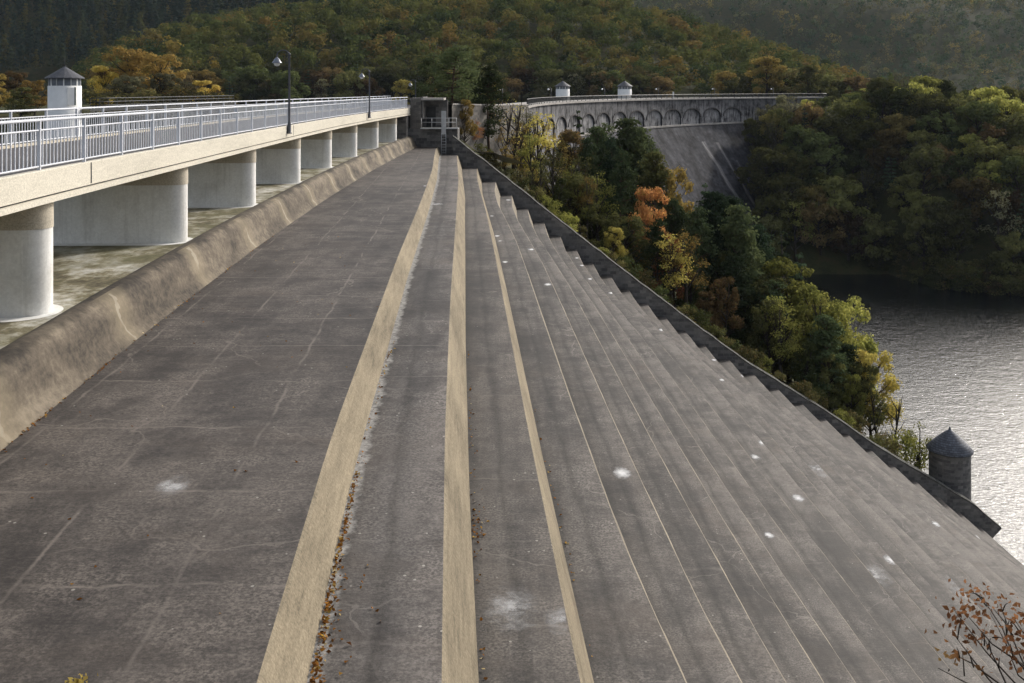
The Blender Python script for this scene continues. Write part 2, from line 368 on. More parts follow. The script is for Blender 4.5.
# leaves
LEAF = {
    'olive':  mat_leaf('olive_leaves', (0.048, 0.056, 0.017), (0.108, 0.11, 0.03), (0.185, 0.17, 0.046)),
    'green':  mat_leaf('green_leaves', (0.046, 0.06, 0.018), (0.088, 0.108, 0.028), (0.15, 0.165, 0.042)),
    'lime':   mat_leaf('yellow_green_leaves', (0.103, 0.124, 0.021), (0.233, 0.241, 0.038), (0.414, 0.353, 0.061), .35),
    'gold':   mat_leaf('golden_leaves', (0.122, 0.092, 0.019), (0.329, 0.229, 0.033), (0.520, 0.412, 0.064), .35, accent=(0.215, 0.198, 0.042)),
    'orange': mat_leaf('orange_leaves', (0.150, 0.054, 0.015), (0.390, 0.135, 0.027), (0.600, 0.255, 0.045), .35, accent=(0.375, 0.255, 0.045)),
    'russet': mat_leaf('russet_leaves', (0.065, 0.048, 0.018), (0.145, 0.09, 0.03), (0.25, 0.155, 0.05), .3, accent=(0.135, 0.120, 0.030)),
    'pine':   mat_leaf('dark_pine_needles', (0.026, 0.044, 0.018), (0.052, 0.074, 0.028), (0.095, 0.115, 0.04), .12),
    'spruce': mat_leaf('blue_green_spruce_needles', (0.024, 0.046, 0.022), (0.048, 0.078, 0.036), (0.088, 0.118, 0.055), .12),
    'brown':  mat_leaf('dry_brown_leaves', (0.2, 0.09, 0.022), (0.46, 0.22, 0.05), (0.66, 0.42, 0.11), .45, accent=(.34, .25, .06)),
    'bush':   mat_leaf('undergrowth_leaves', (0.05, 0.052, 0.018), (0.105, 0.096, 0.03), (0.175, 0.145, 0.045), .25, accent=(0.206, 0.112, 0.034)),
    'bankgreen': mat_leaf('yellowish_green_leaves', (.070, .080, .020), (.150, .150, .034), (.24, .225, .055), .35),
    'bankgold': mat_leaf('dull_golden_leaves', (.085, .070, .018), (.19, .145, .032), (.31, .235, .05), .35),
    'clump':  mat_leaf('bright_golden_leaves', (.24, .165, .026), (.50, .34, .045), (.68, .48, .07), .33, accent=(.34, .28, .05)),
    'pinegreen': mat_leaf('mid_green_pine_needles', (.042, .062, .024), (.085, .110, .040), (.15, .165, .055), .25),  # lighter needle green than the dark pines
    'grey':   mat_leaf('grey_green_thin_leaves', (0.072, 0.076, 0.040), (0.154, 0.148, 0.076), (0.270, 0.244, 0.126), .3),
}

# ------------------------------------------------------------------ object helpers
LOC = {}
def tag(o, label=None, cat=None, group=None, kind=None):
    if label: o['label'] = label
    if cat: o['category'] = cat
    if group: o['group'] = group
    if kind: o['kind'] = kind
    return o
def thing(name, label, cat, loc=(0, 0, 0), rz=0.0, group=None):
    o = bpy.data.objects.new(name, None); COL.objects.link(o)
    o.location = loc; o.rotation_euler = (0, 0, rz); o.empty_display_size = .3
    LOC[o.name] = loc
    return tag(o, label, cat, group)
def copy_tree(o, parent=None):
    c = o.copy(); COL.objects.link(c)
    if parent is not None: c.parent = parent
    for ch in list(o.children):
        copy_tree(ch, c)
    return c

class MB:
    def __init__(s):
        s.v, s.f, s.uv, s.mi, s.sm = [], [], [], [], []
    def quad(s, a, b, c, d, uv=None, mi=0, sm=False):
        i = len(s.v); s.v += [a, b, c, d]; s.f.append((i, i + 1, i + 2, i + 3))
        s.uv.append(uv or [(0, 0), (1, 0), (1, 1), (0, 1)]); s.mi.append(mi); s.sm.append(sm); return s
    def grid(s, rows, uvs=None, sm=True, mi=0):
        i0 = len(s.v); n = len(rows[0])
        for r in rows: s.v += list(r)
        for j in range(len(rows) - 1):
            for i in range(n - 1):
                a = i0 + j * n + i
                s.f.append((a, a + 1, a + n + 1, a + n))
                if uvs: s.uv.append([uvs[j][i], uvs[j][i + 1], uvs[j + 1][i + 1], uvs[j + 1][i]])
                else: s.uv.append([(0, 0)] * 4)
                s.mi.append(mi); s.sm.append(sm)
        return s
    def poly(s, pts, mi=0):
        i = len(s.v); s.v += list(pts); s.f.append(tuple(range(i, i + len(pts))))
        s.uv.append([(0, 0)] * len(pts)); s.mi.append(mi); s.sm.append(False); return s
    def box(s, c, d, rz=0.0, mi=0):
        x, y, z = d[0] / 2, d[1] / 2, d[2] / 2; ca, sa = math.cos(rz), math.sin(rz)
        def p(a, b, e): return (c[0] + a * ca - b * sa, c[1] + a * sa + b * ca, c[2] + e)
        P = [p(-x, -y, -z), p(x, -y, -z), p(x, y, -z), p(-x, y, -z), p(-x, -y, z), p(x, -y, z), p(x, y, z), p(-x, y, z)]
        for q in ((0, 3, 2, 1), (4, 5, 6, 7), (0, 1, 5, 4), (1, 2, 6, 5), (2, 3, 7, 6), (3, 0, 4, 7)):
            s.quad(*[P[k] for k in q], mi=mi)
        return s
    def prism(s, prof, y0, y1, mi=0):
        """profile in x,z extruded from depth y0 to y1"""
        n = len(prof)
        s.poly([(x, y0, z) for x, z in prof], mi); s.poly([(x, y1, z) for x, z in reversed(prof)], mi)
        for i in range(n):
            a, b = prof[i], prof[(i + 1) % n]
            s.quad((a[0], y0, a[1]), (a[0], y1, a[1]), (b[0], y1, b[1]), (b[0], y0, b[1]), mi=mi)
        return s
    def tube(s, pts, rs, n=6, mi=0, cap=True, sm=True):
        pts = [np.array(p, float) for p in pts]
        if not hasattr(rs, '__len__'): rs = [rs] * len(pts)
        i0 = len(s.v); ref = np.array((0.3, 1.0, 0.17))
        for k, p in enumerate(pts):
            d = (pts[min(k + 1, len(pts) - 1)] - pts[max(k - 1, 0)]); d = d / (np.linalg.norm(d) + 1e-9)
            a = np.cross(d, ref); 
            if np.linalg.norm(a) < .1: a = np.cross(d, (1, 0, 0))
            a /= np.linalg.norm(a); b = np.cross(d, a)
            for q in range(n):
                t = 2 * PI * q / n
                s.v.append(tuple(p + rs[k] * (a * math.cos(t) + b * math.sin(t))))
        for k in range(len(pts) - 1):
            for q in range(n):
                a = i0 + k * n + q; b = i0 + k * n + (q + 1) % n
                s.f.append((a, b, b + n, a + n)); s.uv.append([(0, 0)] * 4); s.mi.append(mi); s.sm.append(sm)
        if cap:
            for base, rev in ((i0, True), (i0 + (len(pts) - 1) * n, False)):
                r = list(range(base, base + n)); s.f.append(tuple(reversed(r) if rev else r)); s.uv.append([(0, 0)] * n); s.mi.append(mi); s.sm.append(False)
        return s
    def lathe(s, prof, c=(0, 0, 0), n=28, mi=0, sm=True, a0=0.0, a1=2 * PI):
        rows = []
        for r, z in prof:
            rows.append([(c[0] + r * math.cos(a0 + (a1 - a0) * q / n), c[1] + r * math.sin(a0 + (a1 - a0) * q / n), c[2] + z) for q in range(n + 1)])
        return s.grid(rows, sm=sm, mi=mi)
    def build(s, name, mats, parent=None, origin=None):
        off = (0, 0, 0)
        if origin is not None: off = origin
        p = parent
        if parent is not None:
            while p.parent is not None: p = p.parent
            off = LOC[p.name]
        me = bpy.data.meshes.new(name)
        me.from_pydata([(a - off[0], b - off[1], c - off[2]) for a, b, c in s.v], [], s.f)
        if not isinstance(mats, (list, tuple)): mats = [mats]
        for m in mats: me.materials.append(m)
        me.polygons.foreach_set('material_index', s.mi); me.polygons.foreach_set('use_smooth', s.sm)
        ul = me.uv_layers.new(name='UVMap'); flat = [c for f in s.uv for uv in f for c in uv]
        ul.data.foreach_set('uv', flat)
        me.update()
        o = bpy.data.objects.new(name, me); COL.objects.link(o)
        if parent is not None: o.parent = parent
        elif origin is not None: o.location = origin
        return o

def interp(tab, x):
    return float(np.interp(x, [t[0] for t in tab], [t[1] for t in tab]))
def smooth_tab(tab, w, lo, hi, n=400):
    xs = np.linspace(lo, hi, n); ys = np.interp(xs, [t[0] for t in tab], [t[1] for t in tab])
    k = max(1, int(w / ((hi - lo) / n))); yp = np.concatenate([2 * ys[0] - ys[1:k + 1][::-1], ys, 2 * ys[-1] - ys[-k - 1:-1][::-1]])
    ker = np.hanning(2 * k + 3)[1:-1]; ker /= ker.sum()
    sm = np.convolve(yp, ker, 'valid'); sm = sm[:n]
    return lambda x: float(np.interp(x, xs, sm))

# ------------------------------------------------------------------ the spillway
G_ = smooth_tab([(-5, 6.2), (0, 5.8), (10, 4.85), (15, 4.3), (20, 3.83), (30, 3.28), (40, 2.8), (50, 2.33), (60, 1.82), (70, 1.12), (79, .46), (88, .06), (96, 0), (104, 0)], 3, -5, 104)
G1 = smooth_tab([(-5, 6.3), (0, 5.75), (10, 4.9), (17, 4.38), (35, 3.45), (53, 2.66), (72, 1.7), (86, .75), (97, .05), (104, -.1)], 3, -5, 104)
G2 = smooth_tab([(-5, 5.9), (0, 5.3), (11, 4.62), (19.3, 4.1), (31, 3.48), (46.5, 2.75), (60, 2.1), (72, 1.55), (86, .7), (97, .05), (104, -.1)], 3, -5, 104)
G3 = smooth_tab([(-5, 5.8), (0, 5.2), (13.2, 4.35), (23, 3.82), (37, 3.14), (50, 2.5), (63.5, 1.8), (75, 1.1), (86, .45), (97, .02), (104, 0)], 3, -5, 104)
KN = 28
HK_ = [0, 5.9] + [6.61 + 1.27 * i for i in range(10)]
while len(HK_) <= KN: HK_.append(HK_[-1] + (1.30 if len(HK_) <= 16 else 1.39 if len(HK_) <= 20 else 1.45))
def h_(k): return HK_[k]
XF_ = [9.5, 11.2, 12.95, 14.75, 16.6, 18.4, 20.75, 23.1, 25.4, 27.7, 29.9, 32.05, 34.2, 36.3, 38.4, 40.5, 42.5, 44.5]
BULGE = smooth_tab([(-5, .8), (20, .95), (40, 1.05), (55, 1.15), (68, 1.1), (75, .8), (82, .3), (88, .08), (94, 0), (104, 0)], 3, -5, 104)
def xf(k):
    if k <= 3: return (-7.4, -5.35, -3.4)[k - 1]
    if k <= 10: return -1.55 + 1.55 * (k - 4)
    return XF_[k - 11]
def X(k, y):
    return xf(k) + {1: G1, 2: G2, 3: G3}.get(k, G_)(y) + BULGE(y) * float(np.interp(k, [8, 9, 10, 11, 12, 28], [0, .2, .5, .9, 1.0, 1.5]))
def bat(k): return .30 if k == 1 else .43
RB = smooth_tab([(-5, -7.2), (8, -7.95), (16.5, -8.44), (22, -8.85), (27.4, -9.15), (37.3, -9.6), (52.7, -10.0), (70, -10.12), (85, -9.95), (104, -9.5)], 5, -5, 104)
NOSE = smooth_tab([(-12, -7.9), (10, -9.55), (22.3, -10.29), (32.9, -10.63), (42.4, -10.92), (52.9, -11.2), (63.3, -11.38), (72.5, -11.33), (83.3, -11.1), (92.6, -10.72), (104, -10.2)], 5, -12, 104)
def yend(k): return float(np.interp(k, [1, 2, 4, 8, 30], [100.3, 99.6, 98.2, 96.3, 95.2]))
Y0 = 3.0
spill = thing('stepped_spillway', 'long dark concrete stepped spillway descending from the road bridge to the lake', 'spillway', (0, 60, -6))
def ys(k):
    out, y = [], Y0; e = yend(k) + .5
    while y < e: out.append(y); y += max(.10, y * .012)
    return out + [e]
JP = {}
def jit(k, y):
    if k not in JP: JP[k] = [rnd.uniform(0, 6.28) for _ in range(8)]
    p = JP[k]
    return .010 * math.sin(y * 1.1 + p[0]) + .007 * math.sin(y * 2.9 + p[1]) + .007 * math.sin(y * 7.3 + p[2]) * max(0, math.sin(y * .9 + p[3])) + .012 * max(0, math.sin(y * 4.7 + p[4]) * math.sin(y * 1.7 + p[5]) - .55)
CH = .045
for k in range(1, KN + 1):
    Y = ys(k); z = -h_(k)
    back = (lambda y: RB(y)) if k == 1 else (lambda y, k=k: X(k - 1, y) + bat(k - 1))
    rows, uvs = [], []
    for y in Y:
        a, b = back(y), X(k, y) - CH
        rows.append([(a + (b - a) * t, y, z) for t in (0, .25, .5, .75, 1)]); uvs.append([(t, y / 10) for t in (0, .25, .5, .75, 1)])
    mb = MB().grid(rows, uvs, sm=False)
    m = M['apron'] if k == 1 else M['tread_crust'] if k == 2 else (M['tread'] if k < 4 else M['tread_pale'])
    st = mb.build('apron_slab' if k == 1 else 'step', m, spill)
    zb = -h_(k + 1) if k < KN else -54
    J = [jit(k, y) for y in Y]
    bt = bat(k) if k < KN else 2.5
    rows = [[(X(k, y) - CH, y, z) for y in Y], [(X(k, y) - j * .45, y, z - CH - j * .3) for y, j in zip(Y, J)], [(X(k, y) + bt, y, zb) for y in Y]]
    MB().grid([list(r) for r in rows], sm=False).build('riser', M['riser'] if k < 4 else M['riser_grey'], st)
    st['i'] = k; 
steps = {o['i']: o for o in spill.children}
for o in spill.children: del o['i']

# weir crest hump and the floor under the bridge
prof = [(-1.06, -5.01), (-1.02, -4.92), (-.88, -4.84), (-.72, -4.80), (-.56, -4.83), (-.42, -4.92), (-.30, -5.08), (-.20, -5.32), (-.08, -5.66), (.13, -5.905)]
Y = [Y0 + (100.8 - Y0) * i / 90 for i in range(91)]
MB().grid([[(RB(y) + dx, y, z) for dx, z in prof] for y in Y], [[(i / 9, y) for i in range(10)] for y in Y]).build('weir_crest', M['crest'], spill)
MB().grid([[(RB(y) - 8.5, y, -5.0), (RB(y) - 4, y, -5.0), (RB(y) - 1.03, y, -5.0)] for y in Y], sm=False).build('floor_slab', M['floor'], spill)
MB().grid([[(RB(y) - 8.5, y, -5.0), (RB(y) - 8.7, y, -16)] for y in Y], sm=False).build('upstream_face', M['cream_old'], spill)

# lime stains
def stain(px, py, w, faint=False, hgt=1.0):
    best = None
    for k in range(1, KN + 1):
        y = h_(k) * F / (py - HY)
        if y < Y0 or y > yend(k): continue
        x = (px - CX) / F * y
        a = RB(y) if k == 1 else X(k - 1, y) + bat(k - 1)
        if a - .05 <= x <= X(k, y) + .05:
            best = (k, x, y); break
    if not best: return
    k, x, y = best; r = w / F * y * (.95 if faint else .62)
    z = -h_(k) + .005; n = 12
    a = RB(y) if k == 1 else X(k - 1, y) + bat(k - 1)
    def cl(v): return min(max(v, a + .02), X(k, y) - CH - .02)
    ry = r * 1.7 * hgt
    mb = MB()
    N = 8
    rows = [[(cl(x + r * (i / N * 2 - 1)), y + ry * (j / N * 2 - 1), z) for i in range(N + 1)] for j in range(N + 1)]
    uvs = [[((cl(x + r * (i / N * 2 - 1)) - x) / r, j / N * 2 - 1) for i in range(N + 1)] for j in range(N + 1)]
    mb.grid(rows, uvs, sm=False).build('lime_stain', M['stain_faint' if faint else 'stain'], steps[k])
for s_ in ((622, 473, 19), (763, 443, 10), (798, 498, 12), (769, 535, 10), (891, 560, 13), (548, 284.5, 9), (531, 249.5, 8), (505, 262, 7), (500, 241, 5),
           (497, 236, 7), (492, 216, 5), (508.5, 200, 6), (577, 258, 5), (582, 265.5, 6), (611.5, 293, 7), (714, 360, 6), (744, 376, 7), (722, 380, 6),
           (936, 524, 9), (979, 537, 8), (755, 457, 9), (560, 620, 22, True), (512, 608, 34, True), (875, 575, 20, True), (425, 196, 6), (435, 204, 12, True), (425, 186, 5), (590, 279, 6), (662, 330, 8), (172, 486, 22, True), (820, 470, 18, True), (960, 590, 22, True)):
    stain(*s_)

# ------------------------------------------------------------------ side wall of the cascade, turret at its foot
wt = [(-5.9, -4.85), (5.2, -13.3), (12, -18.6), (17.4, -22.6), (22.3, -26.2), (30, -30.95), (34.8, -34.25), (44.0, -39.75), (46.6, -41.95)]
def wall_top(x): return interp(wt, x)
def wall_y(x): return float(np.interp(x, [-7, 0, 5, 20, 48], [99.8, 97.6, 96.3, 95.7, 95.2]))
sw = thing('side_wall', 'dark rubble stone wall running down the far side of the steps', 'wall', (20, 96, -26))
xs_ = list(np.linspace(-5.9, 46.6, 70))
T = .95
rows = []
for x in xs_:
    y = wall_y(x); zt = wall_top(x); zb = zt - 4.5 if x < 44.6 else zt - 4.5 * max(0, (46.6 - x) / 2.3) - .03
    rows.append([(x, y, zb), (x, y, zt), (x, y + T, zt), (x, y + T, zb)])
mb = MB().grid(rows, sm=False); mb.poly([rows[0][i] for i in range(4)])
mb.build('wall_body', M['stone'], sw)
rows = []
for x in xs_:
    y = wall_y(x); zt = wall_top(x)
    jt = rnd.uniform(-.05, .06)
    rows.append([(x, y - .03, zt - .02), (x, y - .03, zt + .10 + jt), (x, y + T * .5, zt + .19 + jt), (x, y + T + .03, zt + .14 + jt), (x, y + T + .03, zt - .02)])
mb = MB().grid(rows, sm=False); mb.poly(rows[-1]); mb.poly(rows[0][::-1]); mb.build('coping', M['coping_dim'], sw)

tx, ty = 43.3, 98.9
tur = thing('stone_turret', 'dark round stone turret with conical slate roof beside the lake', 'turret', (tx, ty, -47))
MB().lathe([(1.95, -54), (1.93, -36.2), (1.88, -35.6)], (tx, ty, 0), 32).build('wall', M['stone'], tur)
rf = MB().lathe([(1.9, -35.75), (2.16, -35.78), (2.18, -35.66), (1.5, -34.95), (.7, -34.2), (.12, -33.75), (.0, -33.7)], (tx, ty, 0), 32).build('roof', M['lead'], tur)
MB().lathe([(.0, -33.45), (.07, -33.5), (.10, -33.68), (.14, -33.8)], (tx, ty, 0), 10).build('finial', M['lead'], rf)

# ------------------------------------------------------------------ the bridge
def zd(y): return -1.76 - .0029 * y
br = thing('road_bridge', 'cream concrete road bridge on rounded piers along the top of the spillway', 'bridge', (-12, 55, -5))
YB = [-10 + 110.2 * i / 80 for i in range(81)]
W = 5.25
def FX(y): return NOSE(y) + .16
def nrm2(y):
    d = (FX(y + .5) - FX(y - .5)); n = math.hypot(1, d); return (1 / n, -d / n)   # outwards, towards +x
def off(y, dist, z):
    n = nrm2(y); return (FX(y) + n[0] * dist, y + n[1] * dist, z)
MB().grid([[off(y, -W + .15, zd(y)), off(y, -W / 2, zd(y) + .03), off(y, -.18, zd(y))] for y in YB + [103, 108, 114, 120, 126]], sm=True).build('deck', M['asphalt'], br)
MB().grid([[off(y, -.2, zd(y) + .05), off(y, -.02, zd(y) + .055), off(y, 0, zd(y) + .035), off(y, 0, zd(y) - .50), off(y, -.05, zd(y) - .51)] for y in YB], sm=False).build('fascia', M['cream'], br)
MB().grid([[off(y, -.05, zd(y) - .54), off(y, .05, zd(y) - .55), off(y, .05, zd(y) - .67), off(y, -.3, zd(y) - .68)] for y in YB], sm=False).build('edge_beam', M['cream'], br)
MB().grid([[off(y, -.06, zd(y) - .50), off(y, -.06, zd(y) - .56)] for y in YB], sm=False).build('drip_groove', M['black'], br)
MB().grid([[off(y, -.25, zd(y) - .66), off(y, -.45, zd(y) - .62), off(y, -W + .4, zd(y) - .62), off(y, -W + .2, zd(y) - .66)] for y in YB], sm=False).build('soffit', M['cream_old'], br)
MB().grid([[off(y, -W, zd(y) - .66), off(y, -W, zd(y) + .08), off(y, -W + .25, zd(y) + .08), off(y, -W + .25, zd(y) - .02)] for y in YB], sm=False).build('upstream_kerb', M['cream_old'], br)
for yj in (24.2, 50.2, 76.3):
    c = off(yj, .004, zd(yj) - .22)
    MB().box(c, (.012, .05, .5)).build('joint', M['black'], br)
PY = [-8.5, 1.6, 11.9, 22.3, 32.7, 42.6, 52.9, 63.0, 73.0, 83.0, 92.8]
def stadium(y, zb, zt, r, inset, n=14):
    """round-nosed pier: long axis across the bridge"""
    nx, ny = nrm2(y); tx_, ty_ = -ny, nx
    c1 = (NOSE(y) - inset - r * nx, y - r * ny); L = W - 1.0
    c2 = (c1[0] - L * nx, c1[1] - L * ny)
    P = []
    for q in range(n + 1):
        a = -PI / 2 + PI * q / n; P.append((c1[0] + r * (math.cos(a) * nx + math.sin(a) * tx_), c1[1] + r * (math.cos(a) * ny + math.sin(a) * ty_)))
    for q in range(n + 1):
        a = PI / 2 + PI * q / n; P.append((c2[0] + r * (math.cos(a) * nx + math.sin(a) * tx_), c2[1] + r * (math.cos(a) * ny + math.sin(a) * ty_)))
    P.append(P[0])
    return [[(p[0], p[1], z) for p in P] for z in (zb, zt)]
for y in PY:
    zs = zd(y) - .66; zc = zs - .62
    p = MB().grid(stadium(y, -5.06, zc, .46, 0)).build('pier', M['pier'], br)
    MB().grid(stadium(y, zc, zs + .02, .475, -.015)).build('pier_head', M['cream_old'], p)
    st2 = stadium(y, -4.999, -4.999, .95, -.2)
    MB().poly([(a, b, -4.994) for a, b, c in st2[0][:-1]]).build('footing', M['pier'], p)

# railings ------------------------------------------------------------
def railing(label, dist, y0, y1, post, ph0, h=1.13, bal=.20):
    g = thing('railing', label, 'railing', (off((y0 + y1) / 2, dist, 0)[0], (y0 + y1) / 2, -1.9))
    def P(y, dz): return off(y, dist, zd(y) + dz)
    n = 120; YY = [y0 + (y1 - y0) * i / n for i in range(n + 1)]
    MB().tube([P(y, h) for y in YY], .036, 8).build('handrail', M['rail'], g)
    MB().tube([P(y, h - .22) for y in YY], .022, 6).build('upper_rail', M['rail'], g)
    MB().tube([P(y, .13) for y in YY], .022, 6).build('lower_rail', M['rail'], g)
    py = []
    y = ph0
    while y > y0: y -= post
    y += post
    while y < y1:
        py.append(y); y += post
    for y in py:
        a = P(y, 0); MB().box((a[0], a[1], a[2] + h / 2), (.075, .05, h - .02), math.atan2(nrm2(y)[1], nrm2(y)[0])).build('post', M['rail'], g)
    bays = [y0] + py + [y1]
    for a, b in zip(bays[:-1], bays[1:]):
        k = max(1, int(round((b - a) / bal))); mb = MB()
        for i in range(1, k):
            y = a + (b - a) * i / k; lo, hi = P(y, .13), P(y, h - .22)
            w = .011
            mb.box(((lo[0] + hi[0]) / 2, lo[1], (lo[2] + hi[2]) / 2), (w * 2, w * 2, hi[2] - lo[2]))
        mb.build('baluster_panel', M['rail'], g)
    return g
railing('pale painted steel railing on the spillway edge of the road bridge', -.12, -9, 99.2, 2.52, 21.55)
railing('pale painted steel railing on the tower side of the road bridge', -W + .12, -9, 125, 2.52, 23.6)

# street lamps ----------------------------------------------------------
def make_lamp(label, loc, hgt=3.62):
    g = thing('street_lamp', label, 'street lamp', loc, 0, 'lamps along the bridge road')
    x, y, z = loc
    p = MB().lathe([(.13, 0), (.13, .05), (.10, .08), (.095, .45), (.075, .52), (.058, .6), (.05, hgt - .3), (.066, hgt - .28), (.06, hgt - .2), (.03, hgt - .15), (.0, hgt - .13)], loc, 14).build('post', M['lamp_post'], g)
    arc = [(x - .30 + .30 * math.cos(a), y, z + hgt - .28 + .26 * math.sin(a)) for a in np.linspace(0, PI, 14)]
    arc += [(x - .60, y, z + hgt - .36)]
    MB().tube(arc, .03, 8).tube([(x, y, z + hgt - .55), (x - .10, y, z + hgt - .40), (x - .13, y, z + hgt - .2), (x - .05, y, z + hgt - .1)], .010, 6).build('arm', M['lamp_post'], g)
    hx = x - .60; hz = z + hgt - .36
    sh = MB().lathe([(.0, .02), (.05, .0), (.07, -.05), (.13, -.09), (.17, -.18), (.24, -.27), (.245, -.29), (.16, -.27)], (hx, y, hz), 20).build('lamp_shade', M['lamp_shade'], g)
    MB().lathe([(.155, -.25), (.16, -.31), (.12, -.40), (.05, -.44), (.0, -.445)], (hx, y, hz), 18).build('lamp_globe', M['globe'], sh)
    return g
def lamp_at(y, label, hgt, dist=.10, dz=-.32):
    a = off(y, dist, zd(y) + dz)
    g = make_lamp(label, a, hgt)
    MB().box((a[0] - .05, a[1], a[2] + .06), (.24, .3, .10)).build('bracket', M['lamp_post'], g)
lamp_at(48.6, 'nearest curved-arm street lamp fixed to the outer edge of the bridge', 4.08)
lamp_at(77.0, 'second curved-arm street lamp further along the bridge edge near its end', 3.8)
make_lamp('farthest curved-arm street lamp standing behind the stone pillar at the bridge end', at(415.6, 112, z=-2.35), 3.3)

# ------------------------------------------------------------------ stone abutment at the bridge end, platform, ladder
ab = thing('stone_abutment', 'dark stone abutment with pillar and recessed doorway at the end of the bridge', 'abutment', (-7.8, 101, -6.5))
MB().prism([(-10.4, -9), (-5.45, -9), (-5.45, -4.10), (-10.4, -4.10)], 100.2, 104.0).build('base_wall', M['stone'], ab)
MB().prism([(-17.5, -9), (-10.38, -9), (-10.38, -2.75), (-17.5, -2.75)], 98.6, 103.0).build('bridge_seat', M['stone'], ab)
MB().box((-9.65, 100.9, -2.55), (1.05, 1.4, 3.1)).build('pillar', M['stone_mid'], ab)
MB().box((-8.55, 102.0, -1.12), (3.4, 3.4, .22)).build('parapet_slab', M['cap'], ab)
MB().box((-8.3, 103.6, -2.65), (3.3, .5, 2.82)).build('rear_wall', M['stone'], ab)
MB().box((-8.35, 103.32, -2.95), (.95, .05, 2.1)).build('doorway', M['black'], ab)
MB().box((-9.0, 103.2, -2.0), (.14, 5.5, 2.2)).build('return_wall', M['stone'], ab)
pf = MB().box((-7.25, 100.1, -4.04), (3.8, .9, .10)).build('platform', M['steel'], ab)
gr = thing('guard_rail', 'thin grey steel guard rail on the platform beside the stone pillar', 'guard rail', (-7.4, 99.75, -4))
for xx in (-9.05, -8.0, -6.3, -5.55): MB().tube([(xx, 99.75, -4.0), (xx, 99.75, -2.98)], .03, 6).build('post', M['steel'], gr)
for zz in (-3.0, -3.42): MB().tube([(-9.05, 99.75, zz), (-5.55, 99.75, zz)], .028, 6).build('rail', M['steel'], gr)
ld = thing('steel_ladder', 'grey steel ladder with tall side panel descending from the platform', 'ladder', (-6.75, 99.4, -6.6))
MB().box((-6.80, 99.55, -3.45), (.46, .10, 2.35)).build('panel', M['steel'], ld)
for xx in (-7.02, -6.58): MB().tube([(xx, 99.50, -6.62), (xx, 99.50, -4.5)], .03, 6).build('stile', M['steel'], ld)
for i in range(7): MB().tube([(-7.02, 99.50, -6.45 + i * .28), (-6.58, 99.50, -6.45 + i * .28)], .022, 6).build('rung', M['steel'], ld)

# ------------------------------------------------------------------ the dam
DC, DR = (202.0, 143.5), 200.0
def dam_pt(s, dr, z):            # s metres along the crest, dr metres downstream (+) of the crest face
    a = PI - s / DR; r = DR - dr
    return (DC[0] + r * math.cos(a), DC[1] + r * math.sin(a), z)
def dam_s(px, dr=0.0):
    for s in np.arange(-40, 260, .25):
        p = dam_pt(s, dr, 0)
        if p[1] > 100 and s > 5 and (p[0] / p[1]) > (px - CX) / F: return float(s)
    return 200.0
S0, S1 = 8.0, 206.0
ZC, ZB = -2.8, -10.2        # crest, cornice under the arches
dam = thing('masonry_dam', 'curved grey masonry dam with blind arches and white lime streaks', 'dam', (50, 272, -46))
PITCH = 10.5; CEN = [161 - PITCH * k for k in range(0, 16) if 161 - PITCH * k > S0 + 5]
HW = 4.45
def arch_top(u):            # u metres from the arch centre
    if abs(u) > HW: return None
    return -8.0 + 2.3 * math.sqrt(max(0, 1 - (u / HW) ** 2))
face = MB()
ss = np.arange(S0, S1 + .01, .5)
def near_arch(s):
    c = min(CEN, key=lambda c: abs(c - s)); return s - c
for a, b in zip(ss[:-1], ss[1:]):
    m_ = near_arch((a + b) / 2)
    zt = arch_top(m_) if abs(m_) < HW else None
    za = arch_top(max(-HW, min(HW, near_arch(a)))) if zt is not None else ZB
    zb_ = arch_top(max(-HW, min(HW, near_arch(b)))) if zt is not None else ZB
    face.quad(dam_pt(a, 0, za), dam_pt(b, 0, zb_), dam_pt(b, 0, ZC), dam_pt(a, 0, ZC), [(a, za), (b, zb_), (b, ZC), (a, ZC)])
# battered face below the cornice
zs_ = [ZB, -13, -17, -22, -28, -34, -40, -46, -52]
def bd(z): return .25 + (ZB - z) * .70 * (1 - .12 * math.exp((z - ZB) / 6.0))
ss2 = np.arange(S0, S1 + .01, 2.0)
face.grid([[dam_pt(s, bd(z), z) for s in ss2] for z in zs_], [[(s, z) for s in ss2] for z in zs_], sm=True)
face.grid([[dam_pt(s, -6, z) for s in ss2] for z in (ZC, -25)], [[(s, z) for s in ss2] for z in (ZC, -25)], sm=True)
face.build('dam_wall', M['dam'], dam)
MB().grid([[dam_pt(s, -6.2, ZC + .02), dam_pt(s, .35, ZC + .02), dam_pt(s, .35, ZC - .35), dam_pt(s, .0, ZC - .38)] for s in ss2], sm=False).build('cap_course', M['cap'], dam)
MB().grid([[dam_pt(s, .0, ZB + .42), dam_pt(s, .5, ZB + .36), dam_pt(s, .5, ZB - .05), dam_pt(s, .2, ZB - .12)] for s in ss2], sm=False).build('cornice', M['cap'], dam)
